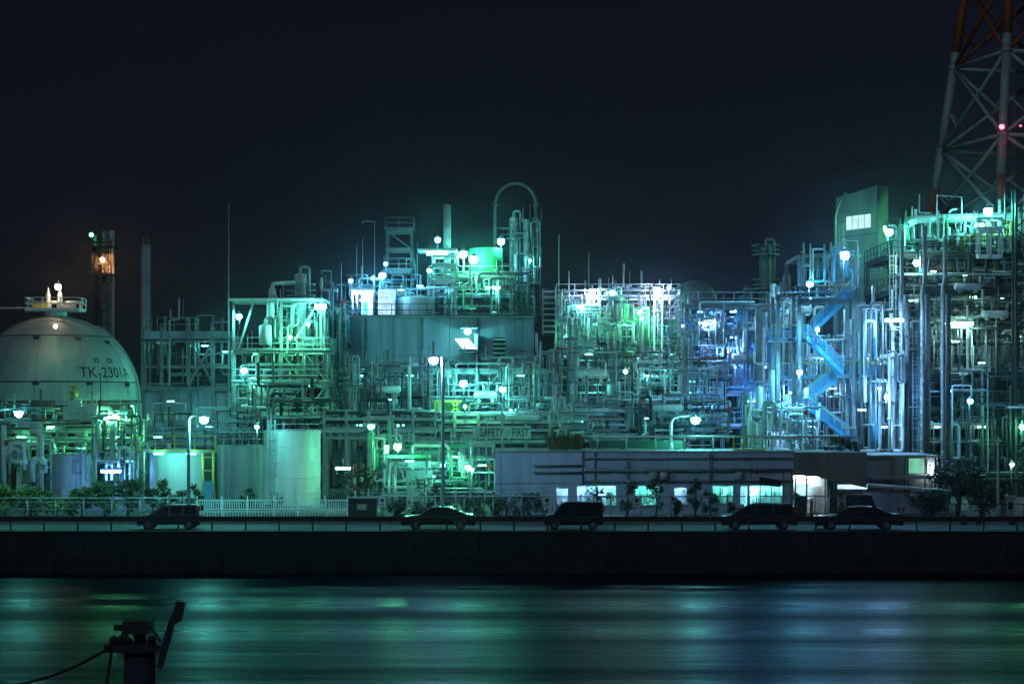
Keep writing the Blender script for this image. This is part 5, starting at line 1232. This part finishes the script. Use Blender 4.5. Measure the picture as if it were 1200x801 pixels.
for px in (912, 937, 1001):
    for dy in (0, 3): MB().cbox((X(px, ST), ST+dy+.2, (Z(345, ST)+GZ)/2), (.28, .28, Z(345, ST)-GZ)).build('column', MID, sf)
vessel('bright cyan blue column right of the zigzag stairs', 1024.5, 366, 520, 8.5, 152, BLUEP, zbase=GZ, ladder=False, noz=True, dome=.4, group='columns beside the stairs')
vl = thing('valve_cluster', P(1032, 420, 149.5), 'knot of white valves beside the cyan blue column', 'valve')
for k, (px, py) in enumerate(((1027, 421), (1033, 419), (1039, 418), (1030, 427), (1037, 425))):
    c = P(px, py, 149.5); MB().sphere(c, .22, 10, 6).build('valve_body', WHITE, vl); MB().cyl(c, c+Vector((0, -.3, .25)), .05, 6).build('spindle', GALV, vl)
MB().tube(bend([P(1020, 428, 149.6), P(1034, 422, 149.6), P(1034, 417, 149.6), P(1048, 418, 149.6)], .3), .12, 8).build('pipe', WHITE, vl)
pipework('pale pipes clustered between stairs and the three tall risers', 1002, 1050, 365, 525, 149, 156, 80, 127, vert=.75, mix=[GALV, PALE, MID, WHITE])
pipework('small pipes in and behind the zigzag stairs', 935, 1005, 400, 525, 153.8, 160, 80, 128, vert=.7, mix=[GALV, PALE, MID, WHITE])
pipework('pipes on the walkway left of the tall block', 940, 1000, 295, 350, 168, 176, 46, 129, vert=.7, mix=[GALV, PALE, BLUEP])
frame('walkway frame in front of the tall block', 937, 1000, 170, 178, (352, 300), 3, MID, 52, decks=(0,), brace=False)

# F: right hand dark frame
frame('large dark multi level frame at the right edge', 1046, 1230, 164, 176, (560, 500, 440, 375, 342, 300), 6, DARK, 61, col=.4)
for k, (px, jy) in enumerate(((1056, 300), (1081, 295), (1105, 310))):
    t = thing('tall_riser', (X(px, 150), 150, GZ), ('left', 'middle', 'right')[k]+' of the three tall pale riser pipes in front of the dark frame', 'pipe', 'tall pale riser pipes')
    MB().tube(bend([(X(px, 150), 150, GZ), (X(px, 150), 150, Z(345-k*4, 150)), (X(px+(2.5 if k else 1), 150), 150, Z(335-k*4, 150)), (X(px+(2.5 if k else 1), 150), 150, Z(jy-30, 150))], .3), .17, 10).build('pipe', GREYP, t)
    for j in range(14): MB().cbox((X(px-1.6, 150), 149.85, GZ+2+j*1.05), (.14, .14, .28)).build('clamp', WHITE, t)
    MB().cyl((X(px+6, 150.4), 150.4, GZ), (X(px+6, 150.4), 150.4, Z(345, 150.4)), .22, 10).build('rear_pipe', MID, t)  # thicker mid-grey pipe beside and just behind the riser
big = thing('top_header_pipe', P(1130, 256, 166), 'thick pale header pipe along the top of the dark frame', 'pipe')
MB().tube([P(1066, 261, 166), P(1075, 257, 166), P(1240, 252, 166)], .38, 14).build('pipe', PALE, big)
for px in (1075, 1100, 1128, 1160, 1195): MB().cbox((X(px, 166), 166.2, (Z(300, 166)+Z(260, 166))/2), (.25, .25, Z(260, 166)-Z(300, 166))).build('support', DARK, big)
MB().tube([P(1098, 253, 166), P(1099.5, 253, 166)], .5, 14).build('flange', GALV, big); MB().tube([P(1140, 253.5, 166), P(1141.5, 253.5, 166)], .5, 14).build('flange', GALV, big)
pipework('bright green pipes on the top deck left of the flood lamp', 1050, 1120, 262, 300, 165, 174, 90, 130, vert=.65, mix=[PALE, WHITE, GALV, GREENP])
pipework('bright green pipes on the top deck round the flood lamp', 1115, 1200, 258, 300, 165, 174, 90, 131, vert=.65, mix=[PALE, WHITE, GALV, YELP])
pipework('pipes in the second level of the dark frame', 1046, 1210, 305, 342, 163, 174, 90, 132, vert=.4, mix=PDARK+[GALV])
pipework('pipes in the third level of the dark frame', 1046, 1210, 345, 376, 163, 174, 80, 133, vert=.4, mix=PDARK+[GALV])
pipework('thicket of vertical pipes in the middle of the dark frame', 1046, 1210, 378, 440, 162, 174, 130, 134, vert=.75, mix=PDARK+[GALV])
pipework('pipes in the lower levels of the dark frame', 1046, 1210, 442, 555, 158, 172, 130, 135, vert=.6, mix=PDARK+[GALV])
frame('small yellow posted bay on the top deck by the flood lamp', 1148, 1174, 162.6, 163.6, (300, 270, 256), 2, PALE, 62, zb=Z(300, 164), col=.14, decks=(1,), brace=False)
fs_ = thing('top_gantry', P(1112, 250, 165), 'thin pale goal post gantry on top of the dark frame', 'gantry')
MB().tube([P(1098, 262, 164.5), P(1098, 229, 164.5), P(1127, 231, 164.5), P(1127, 262, 164.5)], .07, 6).build('frame_bar', PALE, fs_)
MB().tube(bend([P(1112, 250, 164.5), P(1114, 246, 164.5), P(1121, 245, 164.5)], .2), .1, 6).build('hook_pipe', PALE, fs_)
sx = thing('short_stair', P(1186, 300, 163), 'short steep stair with pale rails at the right of the top deck', 'stairs')
for dy in (0, .9):
    MB().beam(P(1180, 296, 163+dy), P(1193, 278, 163+dy), .1, .25).build('stringer', PALE, sx); MB().beam(P(1180, 288, 163+dy), P(1193, 270, 163+dy), .06).build('handrail', PALE, sx)
for k in range(8): MB().cbox(P(1180.8+k*1.6, 294.9-k*2.25, 163.45), (.25, .85, .05)).build('tread', PALE, sx)
dm = thing('dark_mast', (X(1196, 160), 160, GZ), 'thick dark lattice column at the right frame edge', 'column')
for dx in (-.5, .5):
    for dy in (-.5, .5): MB().beam((X(1196, 160)+dx, 160+dy, GZ), (X(1196, 160)+dx, 160+dy, Z(222, 160)), .2).build('leg', DARK, dm)
for k in range(24):
    z = GZ+.5+k*1.05; s = 1 if k % 2 else -1; MB().beam((X(1196, 160)-.5*s, 159.5, z), (X(1196, 160)+.5*s, 159.5, z+1.0), .1).build('lattice_bar', DARK, dm)
vessel('dark round vessel in the lower right of the dark frame', 1176, 395, 555, 20, 168, DARK, zbase=GZ, ladder=True, group='vessels at the right edge')
vessel('grey vessel beside the frame edge near the green lamp', 1150, 400, 555, 14, 170, MID, zbase=GZ, ladder=True, group='vessels at the right edge')
for px, D, y0, lb in ((1169.5, 129, 513, 'tall pale post standing at the pavement at the right'), ):
    mast(lb, px, y0, D, .09, m=PALE, name='pale_post', cat='post')
gh = thing('guard_booth', (X(1188, 131), 131, GZ), 'narrow grey guard booth at the right edge of the road', 'booth')
MB().box((X(1179, 131), 131, GF), (X(1189, 131), 132.5, Z(583, 131))).build('wall', GREYP, gh); MB().box((X(1178, 131), 130.8, Z(583, 131)+.004), (X(1190, 131), 132.7, Z(580.5, 131))).build('roof', GREYP, gh)
MB().cbox((X(1184, 131), 130.97, Z(592, 131)), (.3, .05, .5)).build('window', GLASS, gh)
for i in range(4):
    t = MB().cbox((X(1191.5+i*2.6, 131.2), 131.2, Z(607, 131.2)+.7), (.09, .09, 1.5)); tag(t.build('white_bollard', WHITE), ('first', 'second', 'third', 'last')[i]+' white bollard right of the guard booth', 'bollard', 'white bollards by the guard booth')

# larger equipment standing in the frames
for a in (('pale horizontal drum on the middle deck left of the tall lamp pole', 440, 470, 456, 9, 166.5, PALE, .5),
          ('grey horizontal drum on the middle deck behind the two green lamps', 555, 583, 463, 10, 164.5, GREYP, .4),
          ('long pale exchanger drum above the safety sign', 592, 632, 489, 7, 160.2, PALE, .3),
          ('grey drum in the middle level left of the small white lamp', 676, 712, 438, 11, 166, GREYP, .4),
          ('pale drum with saddles right of centre over the office roof', 765, 800, 478, 9, 152, PALE, .5),
          ('dark drum low over the office roof at the left', 655, 690, 500, 10, 149.5, MID, .5),
          ('blue lit drum on the deck of the blue frame', 858, 888, 419, 9, 168.5, PALE, .3),
          ('small drum on the second level of the dark frame', 1118, 1150, 336, 9, 162.5, GREYP, .2),
          ('pale drum on the third level of the dark frame', 1150, 1182, 368, 9, 162.5, PALE, .2),
          ('drum under the canopy frame behind the grey tank', 282, 312, 478, 9, 176.8, PALE, .3)):
    drum(*a)
for a in (('slim pale column in the frame left of the two green lamps', 522, 440, 520, 7, 168), ('pale column at the right end of the middle frame', 628, 425, 515, 9, 170),
          ('ringed grey column in the middle of the centre frame', 716, 388, 468, 10, 173), ('tall pale column left in the centre frame', 668, 372, 468, 8, 172.5),
          ('grey column between centre frame and blue frame', 803, 395, 500, 9, 165), ('slim column in the left of the middle frame', 413, 425, 520, 8, 167),
          ('thick dark column in the left of the dark frame', 1068, 385, 555, 14, 161.5)):
    vessel(a[0], a[1], a[2], a[3], a[4], a[5], PALE if 'pale' in a[0] else DARK if 'thick' in a[0] else GREYP, zbase=GZ, dome=.4, group='slim columns in the frames', plat=((a[2]+26),))
for i, (px, y0, y1, D, lb) in enumerate(((500, 434, 522, 167.6, 'caged ladder on the right end of the frame left of the tall pole'), (655, 350, 512, 175.6, 'long ladder up the left edge of the centre frame'), (798, 360, 500, 169.6, 'ladder up the left edge of the blue lit frame'), (1046, 300, 540, 163.4, 'long caged ladder at the left edge of the dark frame'))):
    t = thing('access_ladder', (X(px, D), D, Z(y1, D)), lb, 'ladder', 'access ladders'); ladder_mb((X(px, D), D, Z(y1, D)), Z(y0, D), .5, True).build('ladder', PALE, t)
for i, (a, b_, py, D, lb) in enumerate(((404, 500, 448, 167.2, 'cable tray along the frame left of the tall pole'), (660, 795, 395, 175, 'cable tray along the centre frame'), (1050, 1200, 322, 162.8, 'cable tray along the second level of the dark frame'), (800, 938, 440, 168.8, 'cable tray along the blue lit frame'))):
    t = thing('cable_tray', P((a+b_)/2, py, D), lb, 'cable tray', 'cable trays'); m_ = MB(); xa, xb, z = X(a, D), X(b_, D), Z(py, D)
    for dy in (0, .5): m_.box((xa, D+dy, z), (xb, D+dy+.03, z+.14))
    x = xa
    while x < xb: m_.box((x, D+.03, z), (x+.05, D+.5, z+.03)); x += .4
    m_.build('tray', GALV, t); MB().cyl((xa, D+.2, z+.1), (xb, D+.2, z+.1), .06, 6).build('cable', BLACK, t); MB().cyl((xa, D+.36, z+.09), (xb, D+.36, z+.09), .05, 6).build('cable', BLACK, t)
# ------------------------------------------------------------------ lamps of the plant
L_ = [ # px, py, depth, colour, power, label, radius, stand
 (68, 336, 164.0, WARM, 350, 'warm star bright lamp above the top platform of the spherical tank', .34, 2.0),
 (65, 382, 157.8, WARM, 60, 'small warm lamp on the crown of the spherical tank', .22, .5),
 (107, 275, 229, GRN, 60, 'small green lamp at the top of the lattice stack', .3, .8),
 (120, 304, 228.3, ORA, 900, 'orange lamp glowing between the flues of the lattice stack', .34, .8),
 (126, 490, 152, GRN, 1500, 'left of the paired green lamps in front of the spherical tank', .32, 1.6),
 (135, 488, 152, GRN, 1800, 'right of the paired green lamps in front of the spherical tank', .34, 1.8),
 (155, 474, 156, GRN, 120, 'small oval green lamp under the right rim of the spherical tank', .2, .8),
 (280, 371, 177, TEAL, 900, 'teal lamp on the left column of the canopy roof', .34, 1.2),
 (372, 359, 176, TEAL, 1500, 'left of the twin teal lamps below the canopy roof corner', .34, 1.0),
 (379, 359, 176, TEAL, 1500, 'right of the twin teal lamps below the canopy roof corner', .34, 1.0),
 (286, 434, 176, TEAL, 900, 'teal lamp at the middle deck of the canopy frame', .36, 1.0),
 (543, 449, 163, TEAL, 2600, 'large green white lamp below the slanted panel', .38, 2),
 (589, 456, 163, TEAL, 1100, 'green white lamp left of the louvres above the safety sign', .34, 2),
 (466, 523, 144.5, GRN, 1700, 'dazzling green lamp over the roof of the pump shelter', .36, .6),
 (548, 547, 147, GRN, 700, 'lamp low behind the hedge right of the tall lamp pole', .26, 2),
 (553, 550, 149, GRN, 400, 'second lamp low behind the hedge right of the tall lamp pole', .2, 2),
 (519, 545, 148, TEAL, 350, 'low lamp exactly behind the tall lamp pole', .24, 2),
 (448, 323, 193, CYA, 1100, 'bright cyan lamp above the glazed roof hut', .42, 1.6),
 (437, 326, 193, CYA, 260, 'small lamp left of the bright cyan roof lamp', .25, 1.4),
 (411, 329, 193, CYA, 260, 'lone small lamp at the left corner of the white roof hut', .28, 1.4),
 (452, 309, 194, CYA, 200, 'small lamp high on the thin roof frame', .25, 1.4),
 (513, 281, 195, TEAL, 500, 'lamp on a stanchion above the bright canopy', .36, 1.4),
 (503, 317, 193.5, TEAL, 300, 'half hidden lamp left under the bright canopy', .3, 1),
 (543, 298, 195.5, TEAL, 1800, 'left of the two dazzling lamps beside the green roof tank', .48, 2),
 (555, 304, 194.5, GRN, 2200, 'right of the two dazzling lamps beside the green roof tank', .52, 2),
 (587, 283, 198, TEAL, 1500, 'bright teal lamp above the right edge of the green roof tank', .44, 3),
 (548, 388, 186.6, TEAL, 700, 'oval lamp over the slanted white panel', .42, -.3),
 (694, 342, 175, VIO, 1700, 'violet white lamp over the left of the centre frame', .38, 1.6),
 (717.5, 343, 176, TEAL, 800, 'teal lamp between the two large centre frame lamps', .32, 1.6),
 (770, 340, 174, VIO, 2000, 'largest violet white lamp at the right of the centre frame', .42, 1.6),
 (784, 337, 175, WBL, 250, 'small lamp on the platform end right of the centre frame', .22, 1.4),
 (681, 360, 174, TEAL, 700, 'oval teal lamp under the left corner of the centre frame roof', .28, -.8),
 (750, 366, 173.4, GRN, 1000, 'yellow green lamp on top of the heat column', .3, .5),
 (752, 373, 172, GRN, 300, 'small lamp just under the heat column top', .2, .5),
 (733, 435, 163, WHT, 300, 'small white lamp alone in the dark middle level', .24, 1.2),
 (800, 381, 170, WBL, 420, 'small white lamp at the left of the white riser pipe', .22, 1.2),
 (827, 379, 169.6, WBL, 2400, 'blue white lamp between riser pipe and brilliant vessel', .26, 1.2),
 (852, 412, 169, BLU, 1800, 'blue lamp low on the right of the brilliant vessel', .2, 1.2),
 (949, 333, 166, CYA, 1600, 'cyan white lamp on the walkway left of the stairs', .36, 1.6),
 (990, 299, 153, WBL, 4200, 'star bright blue white lamp in front of the tall block', .44, 2.2),
 (1040, 268, 209, GRN, 3200, 'dazzling green lamp at the foot of the lit block face', .55, 2.5),
 (1042, 272, 165.5, TEAL, 1600, 'second lamp just below the dazzling green lamp', .4, 2),
 (1074, 308, 162, WHT, 800, 'flat white lamp below the header pipe', .34, -.8),
 (1158, 248, 163, TEAL, 2800, 'star bright teal flood lamp on the top deck at the right', .46, 2.4),
 (1150, 264, 162.6, GRN, 900, 'second lamp under the star bright teal flood lamp', .3, -.8),
 (937, 436, 147.5, CYA, 2600, 'blue white lamp at the left landing of the zigzag stairs', .26, 1.2),
 (958, 386, 148, CYA, 1600, 'lamp on the upper landing of the zigzag stairs', .2, 1.2),
 (1031, 455, 147.5, BLU, 1000, 'upper small lamp right of the cyan blue column', .18, 1.2),
 (1039, 465, 147.5, WBL, 1400, 'larger small lamp right of the cyan blue column', .2, 1.2),
 (1112, 458, 156, BLU, 1500, 'small round lamp in the lower dark frame', .22, 1.5),
 (1137, 470, 156, TEAL, 600, 'oval teal lamp in the lower dark frame', .28, 1.5),
 (1198, 500, 158, GRN, 900, 'green lamp cut by the right picture edge', .3, 1.5),
 (1186, 544, 150, WHT, 250, 'small white lamp low at the right edge', .2, 1.5),
 (545, 476, 160, GRN, 500, 'lamp over the braced yellow green panel', .18, .6),
 (621, 305, 204, TEAL, 500, 'faint lamp by the slim bluish column', .16, 1.0),
 (660, 395, 173, GRN, 700, 'lamp behind the bright pipes at the left end of the centre frame', .18, 1),
 (340, 395, 176.4, GRN, 900, 'lamp among the bright pipes under the canopy roof', .2, 1),
 (361, 380, 176.2, GRN, 700, 'lamp beside the tall ringed vessel under the canopy roof', .2, 1),
]
for px, py, D, c, pw, lb, r, stn in L_:
    plant_lamp(px, py, D, c, pw, lb, r, stn)
# flat flood lamps and tube lights
F_ = [
 (130, 552, 146.5, BLU, 800, 'wide blue white flood lamp among the pipes behind the bushes', .30),
 (402, 548.5, 140, WHT, 260, 'flat white tube light left of the red warning poles', .22),
 (425, 342.5, 191.4, WBL, 1800, 'broad blue white lamp under the roof edge of the white hut', .42),
 (512, 297, 194.6, TEAL, 1500, 'broad white lamp under the small roof canopy', .42),
 (1048, 375, 147.5, WBL, 1600, 'flat white lamp left of the tall riser pipes', .28),
 (1130, 379, 162, WHT, 800, 'flat white lamp right of the tall riser pipes', .3),
 (1112, 379, 163, WHT, 300, 'narrow white lamp between the middle and right riser pipes', .16),
 (578, 337, 194, TEAL, 420, 'oval white lamp low in front of the green roof tank', .3),
]
for px, py, D, c, pw, lb, r in F_: plant_lamp(px, py, D, c, pw, lb, r, -.6, flat=True, name='flood_lamp')
# small tube lights added under the decks to brighten the pipes inside the frames
def small(label, group, col, power, spots, r=.13):
    o = ('leftmost', 'second from the left', 'third from the left', 'fourth from the left', 'fifth from the left', 'sixth from the left', 'seventh from the left', 'eighth from the left')
    o2 = ('rightmost', 'second from the right', 'third from the right', 'fourth from the right', 'fifth from the right', 'sixth from the right', 'seventh from the right', 'eighth from the right')
    sp = sorted(spots)
    for k, (px, py, D) in enumerate(sp):
        w_ = o[k] if k < (len(sp)+1)//2 else o2[len(sp)-1-k]
        plant_lamp(px, py, D, col, power, label+', '+w_, r, -.5, group=group, flat=True, name='added_tube_light')
small('added white tube light under the dark right hand frame', 'added tube lights of the dark frame', WHT, 120,
      [(1068, 352, 165), (1140, 348, 165), (1132, 322, 166), (1172, 350, 168), (1190, 352, 165), (1095, 318, 167), (1165, 385, 167), (1090, 372, 168), (1187, 395, 165), (1120, 400, 165), (1150, 425, 168), (1075, 420, 166), (1070, 480, 165), (1100, 500, 163), (1150, 500, 163)])
small('added teal tube light under the middle frames', 'added tube lights of the middle frames', TEAL, 180,
      [(425, 440, 170), (455, 468, 170), (480, 440, 171), (420, 498, 169), (470, 498, 168), (525, 440, 168), (565, 472, 168), (610, 440, 169), (545, 500, 166), (600, 480, 167), (630, 470, 168)])
small('added green tube light under the canopy frame', 'added tube lights of the canopy frame', GRN, 228,
      [(300, 452, 180), (330, 452, 179), (360, 452, 181), (350, 415, 181), (300, 414, 181), (320, 490, 176), (380, 470, 176)])
small('added teal tube light in the centre frame', 'added tube lights of the centre frame', TEAL, 288,
      [(670, 380, 179), (700, 380, 178), (730, 380, 179), (775, 380, 178), (690, 415, 176), (750, 415, 176), (790, 415, 176), (760, 440, 168), (785, 432, 167), (812, 447, 168), (812, 460, 168), (700, 450, 172), (680, 490, 157), (760, 490, 158)])
small('added blue tube light in the blue lit frame', 'added tube lights of the blue frame', BLU, 1320,
      [(820, 365, 176), (860, 365, 175), (900, 365, 176), (820, 430, 174), (860, 430, 173), (900, 430, 172), (925, 395, 172), (830, 470, 168), (880, 470, 166), (910, 470, 163), (860, 395, 176), (930, 460, 160)])
small('added cool white tube light among pipes by the stairs', 'added tube lights by the stairs', WBL, 252,
      [(895, 505, 150), (918, 512, 148.6), (950, 500, 154), (975, 455, 155), (965, 420, 156), (1010, 480, 151), (1015, 420, 153), (1035, 500, 151)])
small('added green tube light at the low rack by the sphere', 'added tube lights under the low rack', GRN, 180,
      [(25, 512, 152), (95, 525, 150), (140, 512, 151), (60, 500, 152), (150, 540, 148)])
small('added teal tube light behind the tanks at the furnace house', 'added tube lights of the furnace house', TEAL, 252,
      [(190, 400, 190), (240, 405, 190), (265, 412, 187), (200, 470, 180), (245, 500, 170), (185, 512, 160), (285, 515, 162)])
small('added tube light of the pumps behind the hedge', 'added tube lights of the pump area', TEAL, 156,
      [(480, 540, 147), (535, 535, 152), (565, 545, 152), (505, 558, 150)])
small('added cyan tube light on the process building roof', 'added tube lights of the roof', CYA, 216,
      [(470, 340, 193), (492, 335, 196), (525, 340, 195), (560, 345, 196), (600, 345, 198), (612, 320, 204), (425, 352, 192)])

# street lamps on poles
street_lamp(-8, 600, 22, 484, 125.6, TEAL, 2600, 'street lamp reaching in from the left picture edge')
street_lamp(221, 600, 239, 491, 125.7, TEAL, 4200, 'curved street lamp in front of the bright domed tank', r=.3)
street_lamp(519, 600, 508, 421.5, 125.6, WBL, 3000, 'tall pale blue street lamp pole standing behind the low dark sedan', m=POLE_LIT, r=.3, rad=.6)
street_lamp(435.5, 600, 435, 499, 143, GRN, 700, 'street lamp on top of the pale ladder pole', r=.26)
street_lamp(786, 600, 815, 491.5, 139, TEAL, 2600, 'star bright curved street lamp above the office roof', r=.32, z0=Z(528, OD)+.01, m=PALE, rad=1.4)

plant_lamp(186, 531.5, 141.2, TEAL, 260, 'left added tube light under the yellow railed platform by the domed tank', .14, -.4, group='added tube lights of the tank platform', flat=True, name='added_tube_light')  # this pair is added under the deck to brighten the domed tank
plant_lamp(224, 531.5, 141.2, TEAL, 260, 'right added tube light under the yellow railed platform by the domed tank', .14, -.4, group='added tube lights of the tank platform', flat=True, name='added_tube_light')
plant_lamp(301, 500, 141.5, TEAL, 700, 'added lamp on a stand between the ribbed grey tank and the tall white tank', .2, 2.2)  # added to brighten the left side of the tall tank

# ------------------------------------------------------------------ thin haze added to give the lamps soft halos
hz = MB().box((-640, -70, -1.6), (640, 1260, 95)); hm = bpy.data.materials.new('haze'); hm.use_nodes = True
n, l = nodes_of(hm); n.clear(); o = n.new('ShaderNodeOutputMaterial'); v = n.new('ShaderNodeVolumePrincipled')
v.inputs['Color'].default_value = (.66, .82, 1, 1); v.inputs['Density'].default_value = HAZE; v.inputs['Anisotropy'].default_value = .975
l.new(v.outputs[0], o.inputs['Volume'])
hzo = hz.build('haze', hm, kind='stuff')
